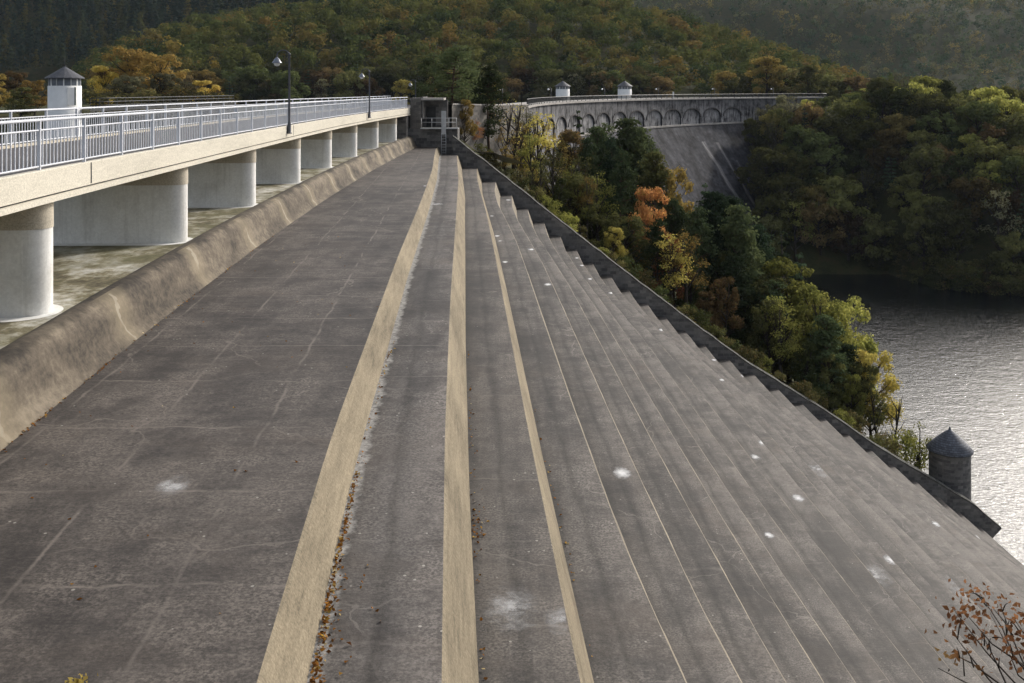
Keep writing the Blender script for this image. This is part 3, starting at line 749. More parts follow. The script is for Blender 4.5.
for c in CEN:
    us = np.linspace(-HW, HW, 19); mb = MB()
    for a, b in zip(us[:-1], us[1:]):
        ta, tb = arch_top(a), arch_top(b); D = -.28
        mb.quad(dam_pt(c + a, D, ZB), dam_pt(c + b, D, ZB), dam_pt(c + b, D, tb), dam_pt(c + a, D, ta), [(c + a, ZB), (c + b, ZB), (c + b, tb), (c + a, ta)])
        mb.quad(dam_pt(c + a, D, ta), dam_pt(c + b, D, tb), dam_pt(c + b, 0, tb), dam_pt(c + a, 0, ta), [(c + a, -30)] * 4)
    for e in (-HW, HW):
        mb.quad(dam_pt(c + e, D, ZB), dam_pt(c + e, 0, ZB), dam_pt(c + e, 0, -8), dam_pt(c + e, D, -8), [(c + e, -30)] * 4)
    o = mb.build('blind_arch', M['dam'], dam)
    # arch ring of darker voussoirs, proud of the wall
    rg = MB(); N = 14
    for q in range(N):
        p = []
        for a in (PI * q / N, PI * (q + 1) / N):
            p.append((HW * math.cos(a), -8.0 + 2.3 * math.sin(a), (HW + .28) * math.cos(a), -8.0 + 2.58 * math.sin(a)))
        (x1, z1, X1, Z1), (x2, z2, X2, Z2) = p
        rg.quad(dam_pt(c + x1, .12, z1), dam_pt(c + X1, .12, Z1), dam_pt(c + X2, .12, Z2), dam_pt(c + x2, .12, z2))
        rg.quad(dam_pt(c + x1, .12, z1), dam_pt(c + x2, .12, z2), dam_pt(c + x2, -.3, z2), dam_pt(c + x1, -.3, z1))
        rg.quad(dam_pt(c + X1, .12, Z1), dam_pt(c + X2, .12, Z2), dam_pt(c + X2, -.1, Z2), dam_pt(c + X1, -.1, Z1))
    rg.build('arch_ring', M['dark_line'], o)
# crest railing
dr_ = thing('railing', 'long dark grey railing along the crest of the masonry dam', 'railing', dam_pt(110, 0, ZC))
MB().tube([dam_pt(s, .1, ZC + 1.05) for s in ss2], .07, 5).build('handrail', M['black'], dr_)
MB().tube([dam_pt(s, .1, ZC + .25) for s in ss2], .05, 5).build('lower_rail', M['black'], dr_)
for s in np.arange(S0 + 1, S1, 3.0):
    a = dam_pt(s, .1, ZC + .52); MB().box(a, (.12, .12, 1.06), -s / DR).build('post', M['black'], dr_)
    mb = MB()
    for q in np.arange(.25, 3, .25):
        a = dam_pt(s + q, .1, ZC + .63); mb.box(a, (.045, .045, .8), -s / DR)
    mb.build('baluster_panel', M['black'], dr_)

def tower(label, loc, rad, zb, zw, ze, za, name, cat, group=None, door=False, pole=1.0):
    """round white tower: wall, window band, conical roof"""
    x, y = loc; g = thing(name, label, cat, (x, y, zb), 0, group)
    MB().lathe([(rad, zb), (rad, zw), (rad * .96, zw + .03)], (x, y, 0), 32).build('wall', M['white'], g)
    MB().lathe([(rad * .93, zw), (rad * .93, ze)], (x, y, 0), 32).build('window_band', M['pane'], g)
    for q in range(14):
        a = 2 * PI * (q + .3) / 14
        MB().box((x + rad * .95 * math.cos(a), y + rad * .95 * math.sin(a), (zw + ze) / 2), (.08, rad * .07, ze - zw), a).build('mullion', M['white'] if q % 2 else M['steel'], g)
    r = MB().lathe([(rad * .9, ze - .02), (rad * 1.17, ze - .06), (rad * 1.18, ze + .04), (rad * .72, ze + (za - ze) * .42), (rad * .3, ze + (za - ze) * .78), (rad * .06, za), (0, za + .02)], (x, y, 0), 16, sm=False).build('roof', M['slate'], g)
    MB().tube([(x, y, za - .05), (x, y, za + .3), (x, y, za + pole)], [.06, .035, .012], 6).build('finial', M['black'], r)
    return g
def dam_tower(px, label):
    s = dam_s(px, -5.6); p = dam_pt(s, -5.6, 0)
    # refine along the crest
    k = 1.45 * p[1] / 205
    return tower(label, (p[0], p[1]), 1.42 * p[1] / 205, -3.4, -.25 * p[1] / 205, .32 * p[1] / 205, 1.45 * p[1] / 205, 'valve_tower', 'tower', 'white towers on the dam crest', pole=.6)
dam_tower(562.5, 'small white slate-roofed tower on the dam crest above the golden birch')
dam_tower(624.5, 'small white slate-roofed tower on the dam crest above the dark pines')
TWX, TWY = -49.2, 110.0
gt = tower('large white round tower with window band rising behind the bridge railing', (TWX, TWY), 1.72, -16, .22, 1.08, 2.35, 'gate_tower', 'tower', door=True, pole=1.2)
# its door: white surround in the sun with a dark green frame, on the right hand side
dv = MB(); da = math.atan2(-.72, .69)
dxn = (math.cos(da), math.sin(da))
MB().box((TWX + dxn[0] * 1.66, TWY + dxn[1] * 1.66, -.9), (.34, .75, 1.9), da).build('door_surround', M['white'], gt)
MB().box((TWX + dxn[0] * 1.70 + .33, TWY + dxn[1] * 1.70 + .33, -.9), (.30, .12, 1.95), da).build('door_frame', M['green'], gt)
# access walkway from the tower
wk = thing('access_walkway', 'dark steel walkway with railing leading from the large white tower', 'walkway', (-46, 118, -3))
p0, p1 = np.array((-47.6, 110.0, 0)), np.array((-43.5, 152.0, 0))
def wp(t, z): q = p0 + (p1 - p0) * t; return (q[0], q[1], z)
MB().grid([[wp(t, -2.35) for t in np.linspace(0, 1, 8)], [(wp(t, 0)[0] + 1.2, wp(t, 0)[1], -2.35) for t in np.linspace(0, 1, 8)], [(wp(t, 0)[0] + 1.2, wp(t, 0)[1], -2.6) for t in np.linspace(0, 1, 8)]], sm=False).build('deck', M['black'], wk)
for zz in (-1.15, -1.55, -1.95):
    MB().tube([(wp(t, 0)[0] + 1.2, wp(t, 0)[1], zz) for t in np.linspace(0, 1, 8)], .05, 5).build('rail', M['black'], wk)
for t in np.linspace(0, 1, 22):
    MB().box((wp(t, 0)[0] + 1.2, wp(t, 0)[1], -1.75), (.07, .07, 1.25)).build('post', M['black'], wk)
# lamps on the dam crest (small)
dl = None
for i, (px, lab) in enumerate(((502.5, 'small lamp on the dam crest at the left beside the tall pine'), (551, 'small lamp on the dam crest just left of the first white tower'), (604.5, 'small lamp on the dam crest between the two white towers'),
                (658, 'small lamp on the dam crest right of the second white tower'), (714.5, 'small lamp on the dam crest above the lime streaked face'), (773, 'small lamp on the dam crest near its right end'))):
    s = dam_s(px, -5); p = dam_pt(max(s, 8), -5, ZC); sc = p[1] / 230
    x, y, z = p
    g = thing('crest_lamp', lab, 'lamp', p, 0, 'lamps along the dam crest')
    MB().tube([(x, y, z), (x, y, z + 2.7)], .06, 6).tube([(x, y, z + 2.7), (x - .3, y, z + 2.95), (x - .6, y, z + 2.7)], .04, 6).build('post', M['lamp_post'], g)
    MB().lathe([(.0, .0), (.12, -.04), (.26, -.2), (.22, -.32), (.0, -.42)], (x - .6, y, z + 2.72), 10).build('lamp_head', M['globe'], g)
s = dam_s(673, -.8); p = dam_pt(s, -.8, ZC)
tag(MB().box((p[0], p[1], ZC + .85), (.34, .34, 1.7)).box((p[0], p[1], ZC + 1.75), (.44, .44, .12)).build('marker_post', M['white'], None, origin=p), 'white marker post standing at the dam crest railing', 'post')
# road parapet between the bridge end and the dam
pw = MB()
pts = [(-6.6, 104.2, -1.75), (-4.0, 112, -1.95), (-1.0, 126, -2.2), (1.9, 143.6, -2.45)]
rows = []
for i, (x, y, z) in enumerate(pts): rows.append([(x + .35, y, -9), (x + .35, y, z), (x - .35, y, z), (x - .35, y, -9)])
tag(pw.grid(rows, sm=False).build('road_parapet', M['stone_mid'], None, origin=(-3, 120, -3)), 'low stone parapet beside the road between bridge and dam', 'wall')
rows = [[(x + .42, y, z + .004), (x + .42, y, z + .15), (x - .42, y, z + .15), (x - .42, y, z + .004)] for x, y, z in pts]
par = bpy.data.objects['road_parapet']
LOC['road_parapet'] = (-3, 120, -3)
MB().grid(rows, sm=False).build('coping', M['cap'], par)

# ------------------------------------------------------------------ ground
HWAT = -46.0
SH = [(30, 232), (45, 238), (55, 246), (70, 257), (80, 263), (86, 258), (93, 247), (99, 229), (105, 225), (113, 222), (200, 214), (500, 205)]
MIDTOP = [(-60, 110), (60, 78), (100, 58), (150, 36), (200, 22), (260, 13), (320, 7), (400, 2), (500, -2), (590, -2), (640, 8), (700, 28), (760, 46), (820, 66), (860, 80), (900, 96), (960, 125), (1200, 150)]
def sstep(a, b, v):
    t = min(1, max(0, (v - a) / (b - a))); return t * t * (3 - 2 * t)
def ground(x, y):
    if y < 98.5 or (x > -22 and x < -4.5 and y < 104.4) or (x <= 47 and y < wall_y(x) + 1.2 and x > -6):
        if y < 6: 
            return -1.7 if (y < 1.5 and x < 2) else (-5.2 if y < 5 and x < 10 else -12 - max(0, x) * .7)
        if x > -17: 
            return -9.0 - max(0, x + 8) * .80 if x < 46 else -54
        return -16.0
    d = math.hypot(x - DC[0], y - DC[1])
    # left abutment between bridge end and dam
    wall = wall_top(x) - .75 if x > -5.9 else -5.0
    if y < 165 and x < 3 and y < 160: 
        if x > -20: return min(-3.2, wall) if x > -8 else -4.2 
        return -16 if y < 158 else -6
    if d < DR + 3:                     # downstream basin
        zl = wall - .07 * (y - 97)
        if x > 40: zl -= (x - 40) * 2.5
        dsh = (y - interp(SH, x)) * .75
        cap = interp([(760, -3), (815, -5), (880, -9), (950, -13), (1100, -18)], CX + F * x / y)
        zr = HWAT - .4 + float(np.interp(x, [64, 72, 80, 90, 100], [.3, .9, 1.7, 1.3, .88])) * dsh
        if zr > cap - 6: zr = cap - 6 * math.exp(-(zr - cap + 6) / 6.0)
        pxx = CX + F * x / y
        if pxx > 738 and x < 100:
            zs2 = interp([(245, -47), (252, -43), (262, -35), (275, -23.5), (288, -13.5), (300, -8), (315, -5)], y)
            zr = max(zr, -54 + (zs2 + 54) * sstep(738, 754, pxx) - 6 * sstep(92, 100, x) * 0)
            zr = min(zr, -4.5)
        if y < 205: zr = -60
        return max(zl, zr, -54)
    # upstream and hills
    px = CX + F * x / max(y, 1)
    zt = (HY - interp(MIDTOP, px)) * .56 - 12
    yb = interp([(-200, 300), (-60, 330), (0, 345), (80, 350), (200, 345)], x)
    z = -16 + (zt + 16) * sstep(yb - 40, 560, y) if y < 560 else zt - (y - 560) * .25
    if x > 80:                          # right bank behind the dam end
        cap = interp([(760, -3), (815, -5), (880, -9), (950, -13), (1100, -18)], px)
        z = max(z, cap - max(0, y - 335) * .1)
    if x < -34 and y > 158 and y < 222:
        z = max(z, -5 + .02 * (y - 160))
    return max(z, -18)
gx = np.unique(np.concatenate([np.arange(-420, -30, 10), np.arange(-30, 140, 3), np.arange(140, 480, 10)]))
gy = np.unique(np.concatenate([np.arange(-40, 0, 8), [0, 1.4, 1.6, 4, 5, 6.01, 9], np.arange(12, 96, 6), np.arange(98.6, 340, 3), np.arange(340, 760, 10)]))
gr_ = MB()
rows = [[(float(x), float(y), ground(float(x), float(y)) + (rnd.uniform(-.15, .15) if y > 104 else 0)) for x in gx] for y in gy]
tag(gr_.grid(rows).build('ground', M['ground']), kind='structure')

w = MB(); w.quad((20, -60, HWAT), (600, -60, HWAT), (600, 320, HWAT), (20, 320, HWAT))
tag(w.build('lake_water', M['water']), kind='structure')
w = MB(); w.poly([(-500, -40, -7.2), (-16.4, -40, -7.2), (-16.4, 99, -7.2), (-9, 140, -7.2), (-2, 180, -7.2), (30, 262, -7.2), (90, 322, -7.2), (110, 360, -7.2), (-500, 400, -7.2)])
tag(w.build('reservoir_water', M['water']), kind='structure')
# pale path behind the side wall
w = MB(); rows = []
for t in np.linspace(0, 1, 6):
    x = -2.9 + 3.6 * t; y = 101.5 + 4 * t; rows.append([(x - 1.1, y + .6, -6.45 - 1.5 * t), (x + 1.0, y - .8, -6.5 - 1.5 * t)])
tag(w.grid(rows).build('path', M['pathm']), kind='structure')
# far hills
def far_ground(x, y, top, yb, yt, zb):
    return zb + (top - zb) * sstep(yb, yt, y) if y < yt else top
def rhill_top(x): return 140 + 10 * math.sin(x * .006) + 6 * math.sin(x * .017 + 1)
def rhill(x, y): return -40 + (rhill_top(x) + 40) * sstep(760, 1330, y) + 5 * math.sin(x * .013 + y * .009) + 3 * math.sin(y * .03)
hx = np.arange(-100, 1300, 25); hy = np.arange(740, 1500, 25)
tag(MB().grid([[(float(x), float(y), rhill(x, y)) for x in hx] for y in hy]).build('far_hill', M['ground']), kind='structure')
def lhill(x, y): return -14 + (125 + 8 * math.sin(x * .01) + 14) * sstep(480, 960, y) * (1 - sstep(.04, .17, x / y)) + 4 * math.sin(x * .02 + y * .012)
def lh_in(x): return sstep(120, -60, x)
hx = np.arange(-900, 330, 20); hy = np.arange(470, 1100, 20)
tag(MB().grid([[(float(x), float(y), lhill(x, y) - (0 if y > 640 else 60 * sstep(-330, -230, x) * sstep(640, 560, y))) for x in hx] for y in hy]).build('left_hill', M['ground']), kind='structure')

# ------------------------------------------------------------------ trees
def leaf_quads(pos, nrm, size, rng, asp=.8):
    n = len(pos); nrm = nrm / (np.linalg.norm(nrm, axis=1, keepdims=True) + 1e-9)
    r = rng.normal(size=(n, 3)); a = np.cross(nrm, r); a /= (np.linalg.norm(a, axis=1, keepdims=True) + 1e-9); b = np.cross(nrm, a)
    s = (size * rng.uniform(.6, 1.3, n))[:, None] * .5
    bend = nrm * s * rng.uniform(-.5, .5, (n, 1))
    v = np.stack([pos - a * s + bend, pos - b * s * asp - bend * .3, pos + a * s + bend, pos + b * s * asp - bend * .3], 1)
    return v.reshape(-1, 3)
def leaf_cloud(lobes, per_area, size, rng, outw=.9, shell=.55, squash=.8, up=.25):
    P, N = [], []
    for (c, r) in lobes:
        n = max(6, int(per_area * r * r))
        d = rng.normal(size=(n, 3)); d /= np.linalg.norm(d, axis=1, keepdims=True)
        rad = r * (shell + (1.08 - shell) * rng.uniform(0, 1, n) ** .6) * (1 + .25 * rng.normal(size=n) * .5)
        p = d * rad[:, None]; p[:, 2] *= squash
        P.append(np.array(c) + p); N.append(d * outw + rng.normal(size=(n, 3)) * .55 + np.array((0, 0, up)))
    P = np.concatenate(P); N = np.concatenate(N)
    return leaf_quads(P, N, size, rng)
def mesh_quads(name, v, mats, tint=None, smooth=False):
    me = bpy.data.meshes.new(name); n = len(v); q = n // 4
    me.vertices.add(n); me.vertices.foreach_set('co', v.astype(np.float32).ravel())
    me.loops.add(n); me.loops.foreach_set('vertex_index', np.arange(n, dtype=np.int32))
    me.polygons.add(q); me.polygons.foreach_set('loop_start', np.arange(0, n, 4, dtype=np.int32))
    me.update(calc_edges=True)
    for m in mats: me.materials.append(m)
    if tint is not None:
        at_ = me.attributes.new('tint', 'FLOAT', 'POINT'); at_.data.foreach_set('value', tint.astype(np.float32))
    return me
def trunk_mb(h, r, limbs, rng, lean=.04):
    mb = MB(); pts = []; n = 7; dx, dy = rng.normal(size=2) * lean
    for i in range(n):
        t = i / (n - 1); pts.append((dx * h * t + .02 * h * math.sin(3 * t + dx * 50), dy * h * t + .015 * h * math.sin(4 * t), h * t - .6 * (i == 0)))
    mb.tube(pts, [r * (1.25 if i == 0 else 1) * (1 - .82 * i / (n - 1)) for i in range(n)], 7)
    def tp(t): 
        i = min(n - 2, int(t * (n - 1))); u = t * (n - 1) - i
        return tuple(np.array(pts[i]) * (1 - u) + np.array(pts[i + 1]) * u)
    for (t, end, rr) in limbs:
        a = np.array(tp(t)); b = np.array(end); m = a * .45 + b * .55 + np.array((0, 0, -.06 * np.linalg.norm(b - a)))
        mb.tube([a, m, b], [rr, rr * .65, rr * .2], 5)
    return mb, tp
PROTO = {}
def proto_broad(key, seed, h=14, wr=.30, nl=16, leaf=.42, dens=95, low=.28, bark='bark', squash=.8, lobe=(.10, .17), shell=.55):
    rng = np.random.default_rng(seed); lobes, limbs = [], []
    for i in range(nl):
        t = rng.uniform(low, .93); z = h * t
        env = wr * h * math.sqrt(max(.06, 1 - ((t - .52) / .48) ** 2)) 
        a = rng.uniform(0, 2 * PI) if i > 5 else 2 * PI * i / 6 + rng.uniform(-.4, .4)
        rr = env * rng.uniform(.5, 1.05); c = (rr * math.cos(a), rr * math.sin(a), z)
        r = h * rng.uniform(*lobe) * (1.1 - .4 * t); lobes.append((c, r))
        limbs.append((max(.15, t - rng.uniform(.14, .25)), c, .012 * h * rng.uniform(.5, .9)))
    lobes.append(((0, 0, h * .9), h * lobe[0])); lobes.append(((.02 * h, 0, h * .7), h * lobe[1]))
    mb, _ = trunk_mb(h * .9, .021 * h, limbs, rng)
    v = leaf_cloud(lobes, dens, leaf, rng, squash=squash, shell=shell, outw=1.5, up=.5)
    PROTO[key] = (mb, mesh_quads('crown', v, [LEAF['olive']]), bark, h)
def proto_pine(key, seed, h=18, base=.42, wr=.20, nw=10, leaf=.42, dens=80):
    rng = np.random.default_rng(seed); lobes, limbs = [], []
    for w in range(nw):
        t = base + (1 - base) * (w / nw) ** .9; env = wr * h * (1 - ((t - base) / (1.04 - base)) ** 1.4) * rng.uniform(.75, 1.1) + .025 * h
        for q in range(4 if w < nw - 2 else 2):
            a = rng.uniform(0, 2 * PI); rr = env * rng.uniform(.55, 1.0); z = h * t + rng.uniform(-.02, .03) * h
            c = (rr * math.cos(a), rr * math.sin(a), z); lobes.append((c, h * rng.uniform(.055, .09)))
            lobes.append(((rr * .5 * math.cos(a), rr * .5 * math.sin(a), z), h * .045))
            limbs.append((min(.96, t - .02), c, .006 * h))
    lobes.append(((0, 0, h * .985), h * .035))
    for q in range(7):                      # dead snags on the bare trunk
        t = rng.uniform(.15, base); a = rng.uniform(0, 2 * PI); e = h * rng.uniform(.03, .08); limbs.append((t, (e * math.cos(a), e * math.sin(a), t * h + .2), .003 * h))
    mb, _ = trunk_mb(h * .97, .014 * h, limbs, rng, .012)
    v = leaf_cloud(lobes, dens, leaf, rng, squash=.55, shell=.2, up=.5)
    PROTO[key] = (mb, mesh_quads('crown', v, [LEAF['pine']]), 'pinebark', h)
def proto_spruce(key, seed, h=15, wr=.17, leaf=.38, dens=85, nw=15):
    rng = np.random.default_rng(seed); lobes, limbs = [], []
    for w in range(nw):
        t = .10 + .88 * w / nw; env = wr * h * (1 - t) ** .85
        for q in range(6 if t < .7 else 4):
            a = 2 * PI * (q + rng.uniform(0, .8)) / 6 + w; rr = env * rng.uniform(.55, 1.05)
            c = (rr * math.cos(a), rr * math.sin(a), h * t - .12 * rr); lobes.append((c, max(.02 * h, env * .36)))
            limbs.append((min(.95, t), c, .004 * h))
    lobes.append(((0, 0, h * .97), h * .022))
    mb, _ = trunk_mb(h * .97, .013 * h, limbs, rng, .006)
    v = leaf_cloud(lobes, dens, leaf, rng, squash=.5, shell=.2, up=.4)
    PROTO[key] = (mb, mesh_quads('crown', v, [LEAF['spruce']]), 'bark', h)
proto_broad('broad1', 1, 14, .31, 34, .40, 120, lobe=(.065, .115)); proto_broad('broad2', 2, 14, .27, 36, .40, 120, .2, lobe=(.065, .11)); proto_broad('broad3', 3, 13, .36, 38, .40, 110, .25, lobe=(.07, .115))
proto_broad('thin1', 4, 15, .17, 15, .30, 75, .35, lobe=(.06, .11), shell=.2); proto_broad('thin2', 5, 15, .19, 14, .30, 50, .3, lobe=(.06, .12), shell=.15)
proto_broad('bare1', 6, 15, .18, 18, .26, 11, .35, lobe=(.06, .11), shell=.1)
proto_pine('pine1', 11, 18, .40, .21, 11, .34, 42); proto_pine('pine2', 12, 18, .30, .19, 12, .38, 52); proto_pine('pine3', 13, 17, .22, .20, 13)
proto_spruce('spruce1', 21); proto_spruce('spruce2', 22, 14, .20)
proto_broad('bush1', 31, 4, .55, 14, .26, 150, .15, lobe=(.16, .26)); proto_broad('bush2', 32, 4, .65, 16, .26, 130, .12, lobe=(.14, .25))
# coarser ones for trees 200-500 m off
proto_broad('far1', 41, 13, .36, 30, .62, 55, .22, lobe=(.08, .14)); proto_broad('far2', 42, 13, .40, 34, .62, 52, .2, lobe=(.08, .14)); proto_broad('far3', 43, 14, .32, 30, .62, 55, .2, lobe=(.08, .13))
proto_broad('farthin', 44, 14, .22, 16, .45, 26, .3, lobe=(.07, .12), shell=.2)
proto_spruce('farspruce', 45, 15, .18, .55, 40, 12); proto_pine('farpine', 46, 16, .25, .2, 10, .55, 45)

BASE = {}
TN = {'pine': 'pine_tree', 'spruce': 'spruce_tree', 'bush': 'shrub', 'thin': 'birch_tree', 'bare': 'bare_tree', 'far': 'broadleaf_tree', 'broa': 'broadleaf_tree'}
def kname(key):
    if key == 'farspruce': return 'spruce_tree'
    if key == 'farpine': return 'pine_tree'
    for k, v in TN.items():
        if key.startswith(k): return v
def plant(key, leafk, x, y, z, h, label, group=None, rz=None, wide=1.0, cat=None):
    mbt, crown, bark, ph = PROTO[key]
    nm = kname(key)
    if key not in BASE:
        me = bpy.data.meshes.new('trunk'); me.from_pydata(mbt.v, [], mbt.f); me.materials.append(M[bark])
        me.polygons.foreach_set('use_smooth', [True] * len(me.polygons)); BASE[key] = me
    r = bpy.data.objects.new(nm, None); COL.objects.link(r); r.empty_display_size = .3
    r.location = (x, y, z); s = h / ph; r.scale = (s * wide, s * wide, s); r.rotation_euler = (0, 0, rnd.uniform(0, 6.28) if rz is None else rz)
    tag(r, label, cat or ('shrub' if key.startswith('bush') else 'tree'), group)
    t = bpy.data.objects.new('trunk', BASE[key]); COL.objects.link(t); t.parent = r
    c = bpy.data.objects.new('crown', crown); COL.objects.link(c); c.parent = r
    c.material_slots[0].link = 'OBJECT'; c.material_slots[0].material = LEAF[leafk]
    return r
def tree_px(key, leafk, px, ytop, depth, label, wide=1.0, group=None, sink=.3):
    x = (px - CX) / F * depth; z = ground(x, depth) - sink; zt = (HY - ytop) / F * depth
    return plant(key, leafk, x, depth, z, max(1.0, zt - z), label, group, wide=wide)

# slope between the cascade wall and the dam, left to right
for a in (
    ('pine1', 'pinegreen', 455, 44, 122, 'tall dark pine at the left end of the slope, right of the stone abutment', 1.6),
    ('pine2', 'pinegreen', 489, 62, 116, 'slender dark pine whose trunk rises beside the pale path behind the wall', 1.2),
    ('pine1', 'pinegreen', 432, 52, 128, 'dark pine crown above the stone abutment', 1.5),
    ('broad1', 'gold', 465, 98, 107, 'small golden tree just right of the abutment ladder', .75),
    ('thin1', 'orange', 474, 116, 111, 'small orange tree below the two tall pines', 1.3),
    ('broad1', 'orange', 456, 122, 109, 'orange leaved tree just behind the end of the side wall', .7),
    ('thin1', 'russet', 494, 112, 122, 'slim russet tree left of the bare trunks', 1.2),
    ('thin2', 'gold', 500, 132, 128, 'slim golden tree behind the bare trunks', 1.3),
    ('thin1', 'orange', 515, 140, 131, 'slim orange tree deep among the birches', 1.3),
    ('broad2', 'olive', 526, 128, 138, 'olive tree in front of the left end of the dam wall', .7),
    ('pine3', 'pine', 507, 120, 139, 'dark pine behind the bare trunks', .7),
    ('broad2', 'russet', 483, 122, 119, 'russet tree in the shade behind the slender pine', .75),
    ('bare1', 'russet', 504, 96, 114, 'tall nearly bare tree with dark trunk left of the golden birch', 1.0),
    ('bare1', 'gold', 513, 92, 117, 'thin bare tree with few yellow leaves against the dam', .9),
    ('thin2', 'grey', 524, 100, 124, 'thin grey green tree in front of the left end of the dam', 1.0),
    ('thin1', 'gold', 538, 106, 122, 'bright golden birch in front of the first dam arches', 1.0),
    ('thin2', 'gold', 549, 118, 126, 'second golden birch right of the brightest birch', 1.05),
    ('thin1', 'lime', 530, 130, 113, 'yellow green birch low behind the upper wall', 1.0),
    ('thin2', 'olive', 556, 140, 112, 'slender olive tree right of the golden birches', .9),
    ('broad2', 'russet', 575, 126, 128, 'russet brown tree below the third dam arch', .75),
    ('spruce1', 'pine', 578, 108, 140, 'pointed dark conifer rising in front of the dam arches', .9),
    ('pine3', 'pine', 598, 127, 134, 'dark pine in the middle of the slope below the arches', .85),
    ('pine3', 'pinegreen', 628, 119, 132, 'tall dense pine below the second white tower', 1.0),
    ('pine2', 'spruce', 612, 136, 124, 'blue green pine left of the tall dense pine', .8),
    ('thin1', 'gold', 587, 172, 110, 'small golden sapling in shade on the upper slope', .8),
    ('thin2', 'lime', 572, 160, 113, 'yellow green sapling behind the middle of the wall', .8),
    ('broad1', 'gold', 614, 226, 106, 'low golden broadleaf tree close behind the wall', .95),
    ('broad2', 'orange', 651, 184, 114, 'bright orange red tree in the middle of the slope', .70),
    ('broad1', 'gold', 669, 163, 128, 'golden green tree right of the tall dense pine', .62),
    ('broad3', 'orange', 668, 232, 109, 'golden orange tree leaning over the wall below the red one', .62),
    ('pine3', 'pinegreen', 690, 214, 122, 'dark pine between the orange tree and the dam face', .8),
    ('spruce1', 'spruce', 705, 181, 132, 'blue green conifer in front of the dam foot', .9),
    ('pine3', 'spruce', 727, 196, 126, 'broad dark conifer right of centre on the slope', 1.15),
    ('pine2', 'pine', 748, 232, 122, 'dark pine right of the broad conifer', .95),
    ('broad1', 'russet', 724, 276, 108, 'brownish russet tree low behind the wall', .72),
    ('broad2', 'russet', 706, 290, 105.5, 'dull brown bush like tree beside the wall', .8),
    ('spruce2', 'spruce', 770, 238, 128, 'dark spruce left of the big yellow green tree', .9),
    ('spruce1', 'spruce', 800, 250, 150, 'pointed spruce by the water behind the yellow green tree', 1.0),
    ('spruce2', 'spruce', 757, 214, 150, 'distant spruce near the dam foot', 1.0),
    ('spruce1', 'pine', 783, 228, 160, 'small dark spruce near the water edge', 1.0),
    ('broad2', 'lime', 790, 256, 118, 'large yellow green tree at the right of the slope', 1.05),
    ('broad1', 'lime', 815, 284, 112, 'yellow green tree in front of the large one', .85),
    ('broad3', 'lime', 842, 296, 114, 'rounded yellow green tree nearest the lake', .75),
    ('broad1', 'olive', 770, 296, 108, 'olive tree in the shade behind the wall left of the yellow green ones', .8),
    ('broad1', 'gold', 872, 348, 108, 'golden tree by the water above the turret', .85),
    ('thin1', 'gold', 855, 340, 112, 'slim golden tree left of the lakeside golden one', 1.2),
    ('bare1', 'gold', 893, 388, 105, 'sparse nearly bare tree over the wall near the turret', 1.0),
    ('bare1', 'lime', 877, 380, 103.5, 'thin dark stemmed tree with few leaves over the lake', .8),
    ('thin2', 'lime', 919, 416, 102.5, 'slim pale green sapling just left of the turret', .95),
    ('bush1', 'lime', 905, 432, 102, 'green bush at the foot of the slope beside the wall', .9),
    ('broad2', 'olive', 830, 350, 106, 'low olive tree behind the lower wall', .8),
    ('broad1', 'lime', 850, 372, 105, 'low yellow green tree behind the lower wall', .8),
    ('pine3', 'pine', 664, 206, 136, 'shaded pine behind the orange red tree', .8),
    ('pine2', 'pine', 648, 150, 142, 'dark pine just left of the open dam face', .8),
    ('pine2', 'pine', 566, 134, 130, 'slim dark pine just right of the golden birches', .75),
    ('pine3', 'pine', 588, 138, 126, 'tall slim pine left of the blue green one', .7),
    ('pine2', 'pinegreen', 604, 122, 145, 'tall pine reaching up to the arches between the two towers', .75),
    ('pine3', 'pinegreen', 641, 128, 138, 'tall pine right below the second white tower', .75),
    ('pine3', 'olive', 655, 152, 126, 'tall olive green conifer left of the golden green tree', .75),
    ('pine2', 'pine', 622, 150, 116, 'slender pine close to the wall left of the orange red tree', .8),
    ('thin1', 'olive', 579, 150, 118, 'tall thin olive tree left of the slim pines', 1.0),
    ('thin2', 'lime', 600, 165, 114, 'tall thin yellowish tree in the middle of the slope', 1.0),
    ('thin1', 'gold', 520, 118, 118, 'slim golden tree among the bare trunks', 1.0),
    ('pine2', 'pinegreen', 470, 60, 132, 'pine between the two tall pines at the left of the slope', 1.2),
    ('pine3', 'spruce', 712, 192, 121, 'tall dark green conifer in front of the lime trails', .85),
    ('pine3', 'pinegreen', 738, 206, 118, 'tall dark conifer right of the broad one', .9),
    ('pine3', 'spruce', 757, 226, 124, 'tall conifer left of the big yellow green tree', .85),
    ('pine2', 'pine', 697, 206, 116, 'dark conifer above the brownish tree', .9),
    ('pine3', 'pine', 675, 200, 119, 'dark conifer right of the orange red tree', .8),
    ('thin2', 'olive', 540, 150, 106.5, 'thin olive tree close behind the upper wall', 1.0),
    ('broad2', 'green', 560, 176, 108, 'green leafy tree behind the wall below the birches', .6),
    ('broad1', 'green', 594, 190, 117, 'dark green broadleaf tree in the middle of the slope', .7),
    ('broad3', 'olive', 640, 240, 118, 'olive tree behind the golden one by the wall', .7),
    ('broad2', 'green', 690, 262, 112, 'dark green tree right of the golden orange one', .7),
    ('broad1', 'green', 745, 290, 114, 'deep green tree left of the yellow green group', .8),
    ('broad2', 'green', 806, 340, 106, 'deep green tree low among the yellow green trees', .8),
): tree_px(*a)
